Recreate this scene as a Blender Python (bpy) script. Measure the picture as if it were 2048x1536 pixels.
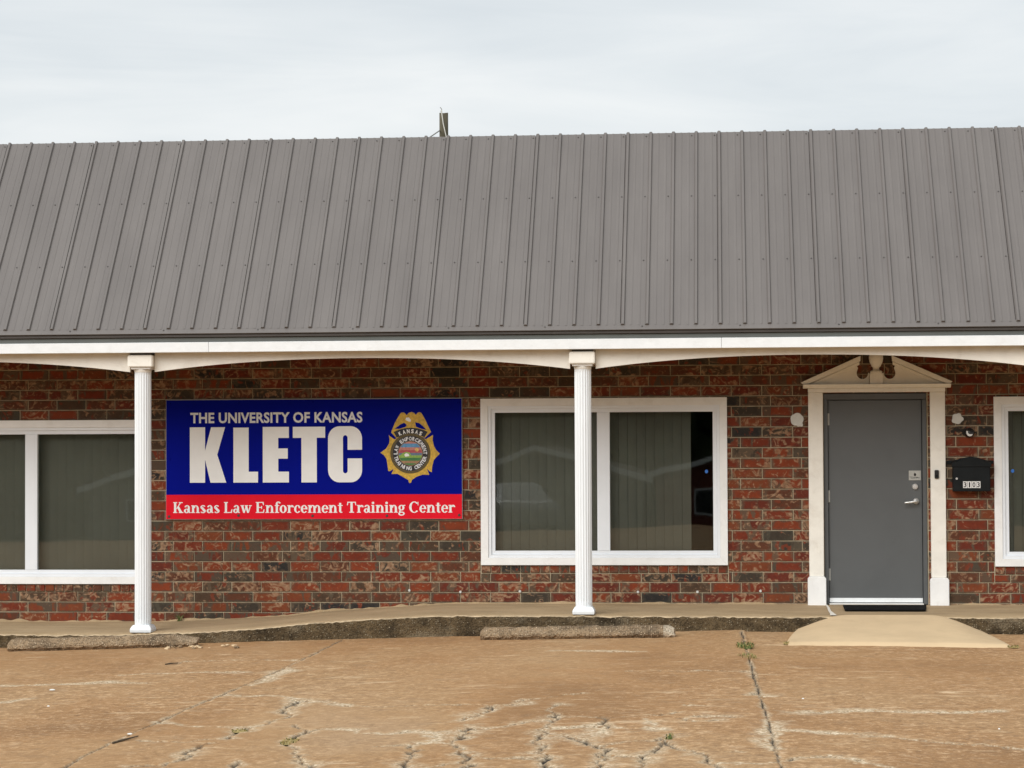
import bpy, bmesh, math, random
import numpy as np
from mathutils import Matrix, Vector, noise

for o in list(bpy.data.objects):
    bpy.data.objects.remove(o)
S = bpy.context.scene
COL = S.collection
R = math.radians
random.seed(7)

# ------------------------------------------------------------------ camera
cam_d = bpy.data.cameras.new('camera')
cam = bpy.data.objects.new('camera', cam_d)
COL.objects.link(cam)
S.camera = cam
cam_d.sensor_fit = 'HORIZONTAL'
cam_d.sensor_width = 36.0
cam_d.lens = 80.1
cam_d.clip_start = 0.1
cam_d.clip_end = 2000
yaw, tilt, roll = R(5.22), R(1.47), 0.0045
fw = Vector((-math.sin(yaw) * math.cos(tilt), math.cos(yaw) * math.cos(tilt), math.sin(tilt)))
r0 = Vector((math.cos(yaw), math.sin(yaw), 0))
u0 = r0.cross(fw)
rv = r0 * math.cos(roll) - u0 * math.sin(roll)
uv = u0 * math.cos(roll) + r0 * math.sin(roll)
cam.matrix_world = Matrix(((rv.x, uv.x, -fw.x, 0), (rv.y, uv.y, -fw.y, -23.25), (rv.z, uv.z, -fw.z, 1.65), (0, 0, 0, 1)))

# ------------------------------------------------------------------ world, sun, exposure
SUN = Vector((-0.45, -0.78, 0.68)).normalized()      # towards the sun
world = bpy.data.worlds.new('World')
S.world = world
world.use_nodes = True
wt = world.node_tree
wt.nodes.clear()


def node(t, typ, ins=None, **attrs):
    n = t.nodes.new(typ)
    for k, v in attrs.items():
        setattr(n, k, v)
    for k, v in (ins or {}).items():
        sock = n.inputs[k]
        if isinstance(v, bpy.types.NodeSocket):
            t.links.new(v, sock)
        else:
            if sock.type == 'RGBA' and len(v) == 3:
                v = (*v, 1)
            sock.default_value = v
    return n


def mixc(t, fac, a, b, blend='MIX'):
    n = node(t, 'ShaderNodeMix', {0: fac, 6: a, 7: b}, data_type='RGBA', blend_type=blend)
    return n.outputs[2]


def ma(t, op, a, b=0.0, c=0.0, clamp=False):
    return node(t, 'ShaderNodeMath', {0: a, 1: b, 2: c}, operation=op, use_clamp=clamp).outputs[0]


def ramp(t, fac, stops, interp='LINEAR'):
    n = node(t, 'ShaderNodeValToRGB', {0: fac})
    cr = n.color_ramp
    cr.interpolation = interp
    while len(cr.elements) < len(stops):
        cr.elements.new(0.5)
    for e, (p, c) in zip(cr.elements, stops):
        e.position = p
        if isinstance(c, (int, float)):
            c = (c, c, c)
        e.color = (*c, 1)
    return n.outputs[0]


def noi(t, vec, scale, detail=3.0, rough=0.5, dist=0.0):
    return node(t, 'ShaderNodeTexNoise', {'Vector': vec, 'Scale': scale, 'Detail': detail, 'Roughness': rough, 'Distortion': dist}).outputs[0]


def vscale(t, vec, s, loc=(0, 0, 0)):
    return node(t, 'ShaderNodeMapping', {'Vector': vec, 'Scale': s, 'Location': loc}).outputs[0]


tc = node(wt, 'ShaderNodeTexCoord')
dirv = tc.outputs['Generated']
sky = node(wt, 'ShaderNodeTexSky')
sky.sky_type = 'NISHITA'
sky.sun_disc = False
sky.sun_elevation = math.asin(SUN.z)
sky.sun_rotation = math.atan2(SUN.x, SUN.y)
n1 = noi(wt, vscale(wt, dirv, (2.2, 2.2, 13)), 1.5, 4, 0.5, 0.5)
n2 = noi(wt, vscale(wt, dirv, (1.0, 1.0, 9), (3, 1, 2)), 3.0, 6, 0.6, 1.0)
nn = ma(wt, 'ADD', ma(wt, 'MULTIPLY', n1, 0.6), ma(wt, 'MULTIPLY', n2, 0.4))
cloud = ramp(wt, nn, [(0.32, (0.67, 0.725, 0.765)), (0.5, (0.80, 0.84, 0.86)), (0.66, (0.92, 0.94, 0.94))])
bg1 = node(wt, 'ShaderNodeBackground', {'Color': sky.outputs[0], 'Strength': 0.05})
bg2 = node(wt, 'ShaderNodeBackground', {'Color': cloud, 'Strength': 0.50})
mx = node(wt, 'ShaderNodeMixShader', {0: 0.92, 1: bg1.outputs[0], 2: bg2.outputs[0]})
wo = node(wt, 'ShaderNodeOutputWorld', {'Surface': mx.outputs[0]})

sun_d = bpy.data.lights.new('sun', 'SUN')
sun_d.energy = 1.4
sun_d.angle = R(48)
sun_d.color = (1.0, 0.975, 0.94)
sun = bpy.data.objects.new('sun', sun_d)
COL.objects.link(sun)
sun.rotation_euler = (-SUN).to_track_quat('-Z', 'Y').to_euler()
sun.location = (-20, -30, 40)

S.view_settings.view_transform = 'Standard'
S.view_settings.look = 'None'
S.view_settings.gamma = 1
S.view_settings.use_curve_mapping = False
S.view_settings.exposure = 1.02

# ------------------------------------------------------------------ materials
MATS = {}


def begin(name):
    m = bpy.data.materials.new(name)
    m.use_nodes = True
    t = m.node_tree
    t.nodes.clear()
    MATS[name] = m
    return m, t


def finish(t, color, rough=0.6, bump=None, bstr=0.3, bdist=0.004, metallic=0.0, spec=0.5):
    ins = {'Base Color': color, 'Roughness': rough, 'Metallic': metallic, 'Specular IOR Level': spec}
    p = node(t, 'ShaderNodeBsdfPrincipled', ins)
    if bump is not None:
        b = node(t, 'ShaderNodeBump', {'Height': bump, 'Strength': bstr, 'Distance': bdist})
        t.links.new(b.outputs[0], p.inputs['Normal'])
    node(t, 'ShaderNodeOutputMaterial', {'Surface': p.outputs[0]})


def pos(t):
    return node(t, 'ShaderNodeNewGeometry').outputs['Position']


def simple(name, col, rough=0.6, var=0.12, scale=4.0, bstr=0.15, bscale=60.0, metallic=0.0, spec=0.5, dirt=None, dirt_amt=0.4, dirt_scale=3.0, stretch=(1, 1, 1)):
    m, t = begin(name)
    p = vscale(t, pos(t), stretch)
    n = noi(t, p, scale, 5, 0.6)
    lo = tuple(c * (1 - var) for c in col)
    hi = tuple(min(1, c * (1 + var)) for c in col)
    c = ramp(t, n, [(0.3, lo), (0.7, hi)])
    if dirt:
        d = ramp(t, noi(t, p, dirt_scale, 8, 0.7, 0.4), [(0.52, 0.0), (0.75, dirt_amt)])
        c = mixc(t, d, c, dirt)
    finish(t, c, rough, noi(t, p, bscale, 4, 0.6), bstr, 0.003, metallic, spec)
    return m


simple('white_paint', (0.84, 0.845, 0.835), 0.55, 0.05, 6, 0.25, 90, dirt=(0.45, 0.40, 0.32), dirt_amt=0.25, dirt_scale=5)
simple('fascia_paint', (0.80, 0.825, 0.835), 0.5, 0.04, 8, 0.4, 40, dirt=(0.60, 0.59, 0.56), dirt_amt=0.35, dirt_scale=7, stretch=(1, 1, 1.5))
simple('cream_paint', (0.83, 0.80, 0.725), 0.6, 0.06, 5, 0.25, 80, dirt=(0.42, 0.35, 0.25), dirt_amt=0.25, dirt_scale=6)
simple('column_paint', (0.79, 0.825, 0.845), 0.45, 0.04, 6, 0.1, 60, dirt=(0.55, 0.55, 0.53), dirt_amt=0.35, dirt_scale=6, stretch=(1, 1, 0.15))
simple('vinyl', (0.80, 0.835, 0.875), 0.35, 0.03, 3, 0.02, 30)
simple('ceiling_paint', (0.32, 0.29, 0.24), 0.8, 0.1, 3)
simple('dark_trim_and_shade', (0.060, 0.052, 0.046), 0.5, 0.15, 4)  # trim, deck and fixings; also the painted shade of gaps and eave recess
simple('flashing', (0.105, 0.118, 0.112), 0.45, 0.12, 3)
simple('door_steel', (0.098, 0.104, 0.106), 0.45, 0.05, 1.5, 0.08, 120, dirt=(0.082, 0.086, 0.086), dirt_amt=0.5, dirt_scale=2)
simple('frame_steel', (0.085, 0.090, 0.092), 0.5, 0.08, 4, 0.1, 80)
simple('chrome', (0.80, 0.80, 0.79), 0.32, 0.05, 10, 0.02, 50, metallic=0.75)
simple('aluminium', (0.80, 0.80, 0.78), 0.4, 0.05, 10, 0.05, 50, metallic=0.3)
simple('plate_metal', (0.42, 0.42, 0.39), 0.45, 0.08, 20, 0.02, 50)
simple('black_metal', (0.012, 0.014, 0.015), 0.45, 0.2, 6, 0.1, 60, spec=0.12)
simple('black_plastic', (0.015, 0.015, 0.016), 0.3, 0.2, 6)
simple('black_rubber', (0.006, 0.006, 0.006), 0.9, 0.3, 30, 0.5, 200, spec=0.1)
simple('lens_white', (0.75, 0.75, 0.74), 0.25, 0.03, 8)
simple('interior', (0.10, 0.095, 0.085), 0.9, 0.1, 1)
simple('blind', (0.32, 0.31, 0.275), 0.8, 0.06, 3, 0.2, 150)
simple('sign_blue', (0.0012, 0.0055, 0.235), 0.55, 0.04, 2, 0.03, 20, spec=0.04)
simple('sign_red', (0.74, 0.012, 0.028), 0.55, 0.05, 3, 0.03, 20, spec=0.05)
simple('sign_white', (0.86, 0.87, 0.86), 0.5, 0.03, 8, 0.02, 20)
simple('sign_grey', (0.76, 0.78, 0.80), 0.5, 0.03, 8, 0.02, 20)
simple('sign_edge', (0.35, 0.35, 0.36), 0.5, 0.1, 8)
simple('badge_gold', (0.60, 0.38, 0.045), 0.45, 0.30, 45, 0.3, 120)
simple('badge_gold_dark', (0.10, 0.07, 0.016), 0.5, 0.3, 45)
simple('badge_black', (0.012, 0.010, 0.014), 0.5, 0.1, 5)
for nm, c in (('seal_sky', (0.10, 0.28, 0.50)), ('seal_red', (0.42, 0.07, 0.08)), ('seal_pink', (0.50, 0.20, 0.16)), ('seal_lime', (0.25, 0.42, 0.07)),
              ('seal_green', (0.04, 0.19, 0.05)), ('seal_tan', (0.34, 0.20, 0.10)), ('seal_slate', (0.12, 0.18, 0.26)), ('seal_yellow', (0.65, 0.42, 0.12))):
    simple(nm, c, 0.5, 0.25, 60)
simple('patch_plaster', (0.60, 0.60, 0.57), 0.8, 0.06, 20, 0.4, 80)
simple('sticker_blue', (0.03, 0.16, 0.55), 0.4, 0.2, 90)
simple('mortar', (0.40, 0.33, 0.225), 0.95, 0.25, 9, 0.9, 140, dirt=(0.20, 0.17, 0.13), dirt_amt=0.7, dirt_scale=4)
simple('ramp_concrete', (0.61, 0.455, 0.275), 0.9, 0.07, 2.5, 0.5, 160, dirt=(0.47, 0.335, 0.195), dirt_amt=0.5, dirt_scale=1.6)
simple('worn_lip', (0.50, 0.385, 0.245), 0.95, 0.3, 14, 0.9, 60, dirt=(0.12, 0.09, 0.055), dirt_amt=1.0, dirt_scale=5)
simple('paint_line', (0.72, 0.68, 0.60), 0.8, 0.1, 20, 0.4, 80)
simple('pole_wood', (0.095, 0.082, 0.052), 0.9, 0.4, 3, 0.5, 30, dirt=(0.03, 0.028, 0.022), dirt_amt=0.8, dirt_scale=3, stretch=(3, 3, 0.4))
simple('cable_grey', (0.20, 0.19, 0.17), 0.7, 0.1, 3)
simple('conduit', (0.62, 0.60, 0.55), 0.6, 0.1, 3)
simple('grass_blade', (0.10, 0.13, 0.030), 0.8, 0.35, 60)
simple('dry_grass', (0.34, 0.26, 0.10), 0.8, 0.3, 60)
simple('paper', (0.75, 0.74, 0.70), 0.8, 0.05, 20)
simple('twig', (0.09, 0.065, 0.04), 0.9, 0.3, 40)
simple('roof_shingle', (0.20, 0.18, 0.16), 0.9, 0.15, 3)
simple('siding', (0.20, 0.20, 0.18), 0.7, 0.05, 1)
simple('house_brick', (0.17, 0.05, 0.035), 0.9, 0.2, 3)
simple('house_glass', (0.03, 0.035, 0.04), 0.1, 0.05, 1)
simple('car_silver', (0.30, 0.31, 0.33), 0.3, 0.03, 1, 0.0, 10, metallic=0.6)
simple('car_dark', (0.03, 0.035, 0.05), 0.25, 0.05, 1, 0.0, 10)
simple('tyre', (0.02, 0.02, 0.02), 0.9, 0.1, 10)
simple('leafage', (0.055, 0.075, 0.030), 0.9, 0.4, 0.6)
simple('yellow_paint', (0.55, 0.36, 0.05), 0.8, 0.1, 5)

# roof panels
m, t = begin('roof_metal')
p = pos(t)
c = ramp(t, noi(t, vscale(t, p, (1.0, 0.35, 0.35)), 2.2, 5, 0.6), [(0.3, (0.134, 0.121, 0.114)), (0.7, (0.162, 0.147, 0.138))])
st = ramp(t, noi(t, vscale(t, p, (14, 0.7, 0.7)), 1.0, 4, 0.6), [(0.45, 0.0), (0.75, 0.35)])
c = mixc(t, st, c, (0.116, 0.104, 0.097))
finish(t, c, 0.48, noi(t, vscale(t, p, (1.5, 1, 1)), 1.6, 2), 0.15, 0.02)
simple('screw_dark', (0.075, 0.068, 0.064), 0.5, 0.1, 5)

# bricks: one tone per brick, flashed patches and lime smears inside it
m, t = begin('brick')
g = node(t, 'ShaderNodeNewGeometry')
oi = node(t, 'ShaderNodeObjectInfo')
p0 = g.outputs['Position']
bid = ma(t, 'FRACT', ma(t, 'ADD', ma(t, 'MULTIPLY', g.outputs['Random Per Island'], 7.131), oi.outputs['Random']))
wn = node(t, 'ShaderNodeTexWhiteNoise', {'W': bid}, noise_dimensions='1D')
sep = node(t, 'ShaderNodeSeparateColor', {0: wn.outputs['Color']})
ra, rb, rc = sep.outputs[0], sep.outputs[1], sep.outputs[2]
off = node(t, 'ShaderNodeCombineXYZ', {0: ma(t, 'MULTIPLY', ra, 91.0), 1: ma(t, 'MULTIPLY', rb, 57.0), 2: ma(t, 'MULTIPLY', rc, 77.0)}).outputs[0]
p = node(t, 'ShaderNodeVectorMath', {0: p0, 1: off}, operation='ADD').outputs[0]
base = ramp(t, bid, [(0.0, (0.225, 0.043, 0.015)), (0.18, (0.180, 0.031, 0.013)), (0.36, (0.205, 0.052, 0.019)), (0.50, (0.140, 0.026, 0.014)),
                     (0.62, (0.115, 0.040, 0.020)), (0.74, (0.078, 0.046, 0.027)), (0.85, (0.052, 0.042, 0.030)), (0.94, (0.028, 0.027, 0.025))], 'CONSTANT')
# broad tone drift
base = mixc(t, ramp(t, noi(t, p, 13, 4, 0.6), [(0.35, 0.0), (0.7, 0.65)]), base, mixc(t, 1.0, base, (0.62, 0.62, 0.66), 'MULTIPLY'))
# grey-brown flashed zones with fairly crisp edges, often full height
fz = noi(t, vscale(t, p, (1.0, 1.0, 0.35)), 8.5, 3, 0.5, 0.8)
thr = ma(t, 'MULTIPLY_ADD', rb, 0.20, 0.475)
f1 = ma(t, 'MULTIPLY', ma(t, 'SUBTRACT', fz, thr), 22.0, clamp=True)
flash = ramp(t, rc, [(0.0, (0.090, 0.064, 0.040)), (0.5, (0.120, 0.085, 0.055)), (1.0, (0.060, 0.058, 0.043))])
c = mixc(t, ma(t, 'MULTIPLY', f1, 0.85), base, flash)
# browner margins, kiln-flashed
sx = node(t, 'ShaderNodeSeparateXYZ', {0: p0})
kz = ma(t, 'MULTIPLY', ma(t, 'SUBTRACT', sx.outputs[2], 0.012), 1 / 0.105)
par = ma(t, 'FLOORED_MODULO', ma(t, 'FLOOR', kz), 2.0)
ux = ma(t, 'FRACT', ma(t, 'MULTIPLY', ma(t, 'SUBTRACT', ma(t, 'ADD', sx.outputs[0], 5.441 + 0.3085 * 40), ma(t, 'MULTIPLY', par, 0.087)), 1 / 0.3085))
vz = ma(t, 'FRACT', ma(t, 'ADD', kz, 40.0))
du = ma(t, 'MULTIPLY', ma(t, 'SUBTRACT', 0.5, ma(t, 'ABSOLUTE', ma(t, 'SUBTRACT', ux, 0.5))), 0.3085)
dv = ma(t, 'MULTIPLY', ma(t, 'SUBTRACT', 0.5, ma(t, 'ABSOLUTE', ma(t, 'SUBTRACT', vz, 0.5))), 0.105)
ed = ma(t, 'MINIMUM', ma(t, 'MULTIPLY', du, 0.55), dv)
ed = ma(t, 'ADD', ed, ma(t, 'MULTIPLY', ma(t, 'SUBTRACT', noi(t, p, 22, 4, 0.6), 0.5), 0.055))
em = ma(t, 'MULTIPLY', ramp(t, ed, [(0.006, 1.0), (0.024, 0.0)]), ma(t, 'MULTIPLY_ADD', ra, 0.6, 0.35))
c = mixc(t, em, c, flash)
# red window showing again in dark bricks
f3 = ramp(t, noi(t, vscale(t, p, (1.0, 1.0, 0.7)), 15, 3, 0.5, 0.4), [(0.60, 0.0), (0.64, 0.85)])
c = mixc(t, f3, c, (0.18, 0.036, 0.016))
# cream / tan lime smears
sm = noi(t, vscale(t, p, (1.0, 1.0, 1.15)), 10.5, 4, 0.55, 2.0)
thr2 = ma(t, 'MULTIPLY_ADD', rc, 0.15, 0.465)
f2 = ma(t, 'MULTIPLY', ma(t, 'SUBTRACT', sm, thr2), 9.0, clamp=True)
smear = ramp(t, noi(t, p, 30, 2), [(0.3, (0.235, 0.120, 0.062)), (0.7, (0.44, 0.29, 0.18))])
c = mixc(t, ma(t, 'MULTIPLY', f2, 0.80), c, smear)
c = mixc(t, ramp(t, noi(t, p, 120, 3), [(0.4, 0.0), (0.75, 0.35)]), c, (0.07, 0.045, 0.035))
bm_h = ma(t, 'ADD', noi(t, p, 60, 5, 0.65), ma(t, 'MULTIPLY', sm, 1.2))
finish(t, c, 0.9, bm_h, 0.6, 0.004, spec=0.2)

# old parking lot concrete
m, t = begin('lot_concrete')
p = pos(t)
big = noi(t, vscale(t, p, (0.5, 0.35, 1)), 0.9, 4, 0.55, 0.3)
c = ramp(t, big, [(0.30, (0.29, 0.155, 0.064)), (0.44, (0.395, 0.220, 0.096)), (0.58, (0.43, 0.26, 0.125)), (0.75, (0.44, 0.290, 0.165))])
fine = noi(t, vscale(t, p, (0.9, 0.75, 1)), 19, 6, 0.85, 0.5)
zone = ramp(t, noi(t, vscale(t, p, (0.30, 0.22, 1), (2.6, 1.3, 0)), 1.0, 3, 0.5, 0.4), [(0.40, 0.38), (0.58, 1.0)])
c = mixc(t, ma(t, 'MULTIPLY', zone, ramp(t, fine, [(0.38, 0.70), (0.50, 0.0)])), c, (0.21, 0.12, 0.058))
c = mixc(t, ma(t, 'MULTIPLY', zone, ramp(t, fine, [(0.53, 0.0), (0.66, 0.85)])), c, (0.76, 0.53, 0.32))
streak = noi(t, vscale(t, p, (0.5, 2.2, 1)), 3.6, 7, 0.75, 0.9)
gate = ramp(t, noi(t, p, 0.8, 3), [(0.42, 0.0), (0.62, 1.0)])
c = mixc(t, ma(t, 'MULTIPLY', ramp(t, streak, [(0.57, 0.0), (0.64, 0.85)]), gate), c, (0.74, 0.55, 0.35))
mid = noi(t, vscale(t, p, (0.8, 0.7, 1)), 7, 7, 0.8, 0.8)
rough_zone = ma(t, 'MULTIPLY', zone, 0.55)
c = mixc(t, ma(t, 'MULTIPLY', ramp(t, mid, [(0.54, 0.0), (0.66, 0.85)]), rough_zone), c, (0.70, 0.50, 0.315))
c = mixc(t, ma(t, 'MULTIPLY', ramp(t, mid, [(0.32, 0.8), (0.46, 0.0)]), rough_zone), c, (0.235, 0.150, 0.085))
med = noi(t, p, 6.0, 6, 0.7)
c = mixc(t, ramp(t, med, [(0.30, 0.5), (0.45, 0.0)]), c, (0.25, 0.16, 0.09))
spots = node(t, 'ShaderNodeTexVoronoi', {'Vector': p, 'Scale': 5.0}).outputs['Distance']
c = mixc(t, ramp(t, spots, [(0.015, 0.7), (0.05, 0.0)]), c, (0.10, 0.075, 0.05))
a_l = node(t, 'ShaderNodeAttribute', attribute_name='spall').outputs['Fac']
a_d = node(t, 'ShaderNodeAttribute', attribute_name='crack').outputs['Fac']
agg = ramp(t, noi(t, p, 45, 3, 0.7), [(0.35, (0.27, 0.20, 0.13)), (0.5, (0.60, 0.47, 0.31)), (0.64, (0.86, 0.74, 0.55))])
br = noi(t, p, 22, 4, 0.7)
c = mixc(t, ma(t, 'MULTIPLY', a_l, ramp(t, br, [(0.36, 0.0), (0.52, 1.0)]), clamp=True), c, agg)
dirtc = ramp(t, noi(t, p, 25, 3), [(0.4, (0.022, 0.020, 0.018)), (0.7, (0.075, 0.066, 0.05))])
c = mixc(t, ma(t, 'MULTIPLY', a_d, ramp(t, br, [(0.25, 0.7), (0.42, 1.0)]), clamp=True), c, dirtc)
finish(t, c, 0.92, ma(t, 'ADD', fine, ma(t, 'ADD', ma(t, 'MULTIPLY', med, 1.5), mid)), 0.8, 0.012, spec=0.3)

# pavement top and rough aggregate of kerb and wheel stops
m, t = begin('pavement_concrete')
p = pos(t)
c = ramp(t, noi(t, vscale(t, p, (0.7, 1.5, 1)), 2.0, 5, 0.6), [(0.3, (0.31, 0.218, 0.118)), (0.7, (0.43, 0.31, 0.18))])
c = mixc(t, ramp(t, noi(t, vscale(t, p, (0.5, 4, 1)), 2.5, 5, 0.6), [(0.5, 0.0), (0.8, 0.55)]), c, (0.22, 0.165, 0.105))
c = mixc(t, ramp(t, noi(t, p, 70, 4, 0.7), [(0.5, 0.0), (0.8, 0.5)]), c, (0.55, 0.46, 0.33))
finish(t, c, 0.9, noi(t, p, 90, 4, 0.7), 0.5, 0.005, spec=0.3)


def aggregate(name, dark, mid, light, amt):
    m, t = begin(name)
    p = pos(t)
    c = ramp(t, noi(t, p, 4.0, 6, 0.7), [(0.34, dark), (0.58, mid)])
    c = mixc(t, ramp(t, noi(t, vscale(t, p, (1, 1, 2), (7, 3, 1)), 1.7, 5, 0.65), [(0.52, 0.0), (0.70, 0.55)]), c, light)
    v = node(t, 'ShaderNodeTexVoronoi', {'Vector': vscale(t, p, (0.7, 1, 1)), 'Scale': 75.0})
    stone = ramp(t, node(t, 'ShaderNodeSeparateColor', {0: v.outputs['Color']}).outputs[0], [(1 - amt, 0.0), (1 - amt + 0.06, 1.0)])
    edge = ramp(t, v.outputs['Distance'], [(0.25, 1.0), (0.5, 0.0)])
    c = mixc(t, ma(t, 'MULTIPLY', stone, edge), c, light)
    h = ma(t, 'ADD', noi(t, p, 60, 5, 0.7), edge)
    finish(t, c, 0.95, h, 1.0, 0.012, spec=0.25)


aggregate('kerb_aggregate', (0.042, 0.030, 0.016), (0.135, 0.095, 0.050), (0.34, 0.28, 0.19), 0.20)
aggregate('broken_concrete', (0.30, 0.25, 0.18), (0.60, 0.50, 0.37), (0.80, 0.71, 0.56), 0.4)
aggregate('stop_aggregate', (0.13, 0.095, 0.060), (0.34, 0.24, 0.145), (0.70, 0.54, 0.37), 0.45)

# far ground behind the camera and round the building
m, t = begin('ground')
p = pos(t)
c = ramp(t, noi(t, p, 0.15, 5, 0.6), [(0.4, (0.16, 0.14, 0.10)), (0.6, (0.11, 0.12, 0.05))])
finish(t, c, 0.95, noi(t, p, 6, 4), 0.4, 0.03)

# window glass: clear pane with its own mirror reflection
m, t = begin('pane_glass')
fr = node(t, 'ShaderNodeFresnel', {'IOR': 1.5})
fac = ma(t, 'ADD', fr.outputs[0], 0.005)
tr = node(t, 'ShaderNodeBsdfTransparent', {0: (0.81, 0.825, 0.80)})
gl = node(t, 'ShaderNodeBsdfGlossy', {0: (0.95, 0.97, 0.95), 'Roughness': 0.015})
wob = noi(t, vscale(t, pos(t), (1, 1, 0.6)), 1.3, 1)
bn = node(t, 'ShaderNodeBump', {'Height': wob, 'Strength': 0.15, 'Distance': 0.01})
t.links.new(bn.outputs[0], gl.inputs['Normal'])
mxs = node(t, 'ShaderNodeMixShader', {0: fac, 1: tr.outputs[0], 2: gl.outputs[0]})
node(t, 'ShaderNodeOutputMaterial', {'Surface': mxs.outputs[0]})

# ------------------------------------------------------------------ object helpers
WPOS = {}


def link(o, parent=None):
    COL.objects.link(o)
    if parent is not None:
        o.parent = parent
    return o


def tag(o, label=None, cat=None, group=None, kind=None):
    if label: o['label'] = label
    if cat: o['category'] = cat
    if group: o['group'] = group
    if kind: o['kind'] = kind
    return o


def empty(name, loc, parent=None):
    o = bpy.data.objects.new(name, None)
    o.empty_display_size = 0.2
    w = Vector(loc)
    o.location = w - (WPOS[parent.name] if parent else Vector())
    link(o, parent)
    WPOS[o.name] = w
    return o


def mesh_obj(name, verts, faces, mat, parent=None, smooth=False, origin=None, bevel=0.0, segs=1, mats=None, fmat=None):
    vs = [Vector(v) for v in verts]
    lo = Vector([min(v[i] for v in vs) for i in range(3)])
    hi = Vector([max(v[i] for v in vs) for i in range(3)])
    c = Vector(origin) if origin is not None else Vector(((lo.x + hi.x) / 2, (lo.y + hi.y) / 2, lo.z))
    me = bpy.data.meshes.new(name)
    me.from_pydata([tuple(v - c) for v in vs], [], faces)
    me.update()
    if bevel > 0 or True:
        bm = bmesh.new()
        bm.from_mesh(me)
        bmesh.ops.recalc_face_normals(bm, faces=bm.faces)
        if bevel > 0:
            bmesh.ops.remove_doubles(bm, verts=bm.verts, dist=1e-6)
            es = [e for e in bm.edges if len(e.link_faces) == 2 and e.calc_face_angle(0) > 0.5]
            bmesh.ops.bevel(bm, geom=es, offset=bevel, segments=segs, affect='EDGES', clamp_overlap=True)
        bm.to_mesh(me)
        bm.free()
    for mm in (mats or [mat]):
        me.materials.append(MATS[mm])
    if fmat is not None and bevel == 0:
        me.polygons.foreach_set('material_index', fmat)
    if smooth:
        me.polygons.foreach_set('use_smooth', [True] * len(me.polygons))
    o = bpy.data.objects.new(name, me)
    o.location = c - (WPOS[parent.name] if parent else Vector())
    link(o, parent)
    WPOS[o.name] = c
    return o


class MB:
    def __init__(s):
        s.v = []
        s.f = []

    def add(s, verts, faces):
        n = len(s.v)
        s.v += [tuple(v) for v in verts]
        s.f += [tuple(i + n for i in f) for f in faces]
        return s

    def box(s, x0, x1, y0, y1, z0, z1):
        return s.add([(x0, y0, z0), (x1, y0, z0), (x1, y1, z0), (x0, y1, z0), (x0, y0, z1), (x1, y0, z1), (x1, y1, z1), (x0, y1, z1)],
                     [(0, 1, 5, 4), (1, 2, 6, 5), (2, 3, 7, 6), (3, 0, 4, 7), (4, 5, 6, 7), (3, 2, 1, 0)])

    def prism(s, poly, y0, y1):                      # polygon in XZ pushed along Y
        n = len(poly)
        vs = [(x, y0, z) for x, z in poly] + [(x, y1, z) for x, z in poly]
        fs = [tuple(range(n)), tuple(range(2 * n - 1, n - 1, -1))] + [(i, i + n, (i + 1) % n + n, (i + 1) % n) for i in range(n)]
        return s.add(vs, fs)

    def prismx(s, poly, x0, x1):                     # polygon in YZ pushed along X
        n = len(poly)
        vs = [(x0, y, z) for y, z in poly] + [(x1, y, z) for y, z in poly]
        fs = [tuple(range(n)), tuple(range(2 * n - 1, n - 1, -1))] + [(i, i + n, (i + 1) % n + n, (i + 1) % n) for i in range(n)]
        return s.add(vs, fs)

    def flat(s, poly, y):
        return s.add([(x, y, z) for x, z in poly], [tuple(range(len(poly)))])

    def lathe(s, cx, cy, prof, n=24, flute=0.0, nf=20):
        vs = []
        for r, z in prof:
            for k in range(n):
                a = 2 * math.pi * k / n
                vs.append((cx + r * math.cos(a), cy + r * math.sin(a), z))
        fs = []
        for j in range(len(prof) - 1):
            for k in range(n):
                fs.append((j * n + k, j * n + (k + 1) % n, (j + 1) * n + (k + 1) % n, (j + 1) * n + k))
        fs.append(tuple(range(n - 1, -1, -1)))
        fs.append(tuple((len(prof) - 1) * n + k for k in range(n)))
        return s.add(vs, fs)

    def ycyl(s, cx, cz, y0, y1, r, n=20, r1=None):
        r1 = r if r1 is None else r1
        vs = [(cx + r * math.cos(2 * math.pi * k / n), y0, cz + r * math.sin(2 * math.pi * k / n)) for k in range(n)]
        vs += [(cx + r1 * math.cos(2 * math.pi * k / n), y1, cz + r1 * math.sin(2 * math.pi * k / n)) for k in range(n)]
        return s.add(vs, [tuple(range(n)), tuple(range(2 * n - 1, n - 1, -1))] + [(k, k + n, (k + 1) % n + n, (k + 1) % n) for k in range(n)])

    def tube(s, pts, r, n=8):
        pts = [Vector(q) for q in pts]
        rs = r if isinstance(r, (list, tuple)) else [r] * len(pts)
        vs = []
        for i, q in enumerate(pts):
            d = (pts[min(i + 1, len(pts) - 1)] - pts[max(i - 1, 0)]).normalized()
            a = d.cross(Vector((0.13, 0.31, 0.94))).normalized()
            b = d.cross(a)
            for k in range(n):
                an = 2 * math.pi * k / n
                vs.append(q + (a * math.cos(an) + b * math.sin(an)) * rs[i])
        fs = []
        for i in range(len(pts) - 1):
            for k in range(n):
                fs.append((i * n + k, i * n + (k + 1) % n, (i + 1) * n + (k + 1) % n, (i + 1) * n + k))
        fs += [tuple(range(n)), tuple((len(pts) - 1) * n + k for k in range(n - 1, -1, -1))]
        return s.add(vs, fs)

    def build(s, name, mat, parent=None, **kw):
        return mesh_obj(name, s.v, s.f, mat, parent, **kw)


def interp(x, pts):
    if x <= pts[0][0]: return pts[0][1]
    for (a, va), (b, vb) in zip(pts, pts[1:]):
        if x <= b:
            u = (x - a) / (b - a)
            u = u * u * (3 - 2 * u) * 0.4 + u * 0.6
            return va + (vb - va) * u
    return pts[-1][1]


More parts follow.
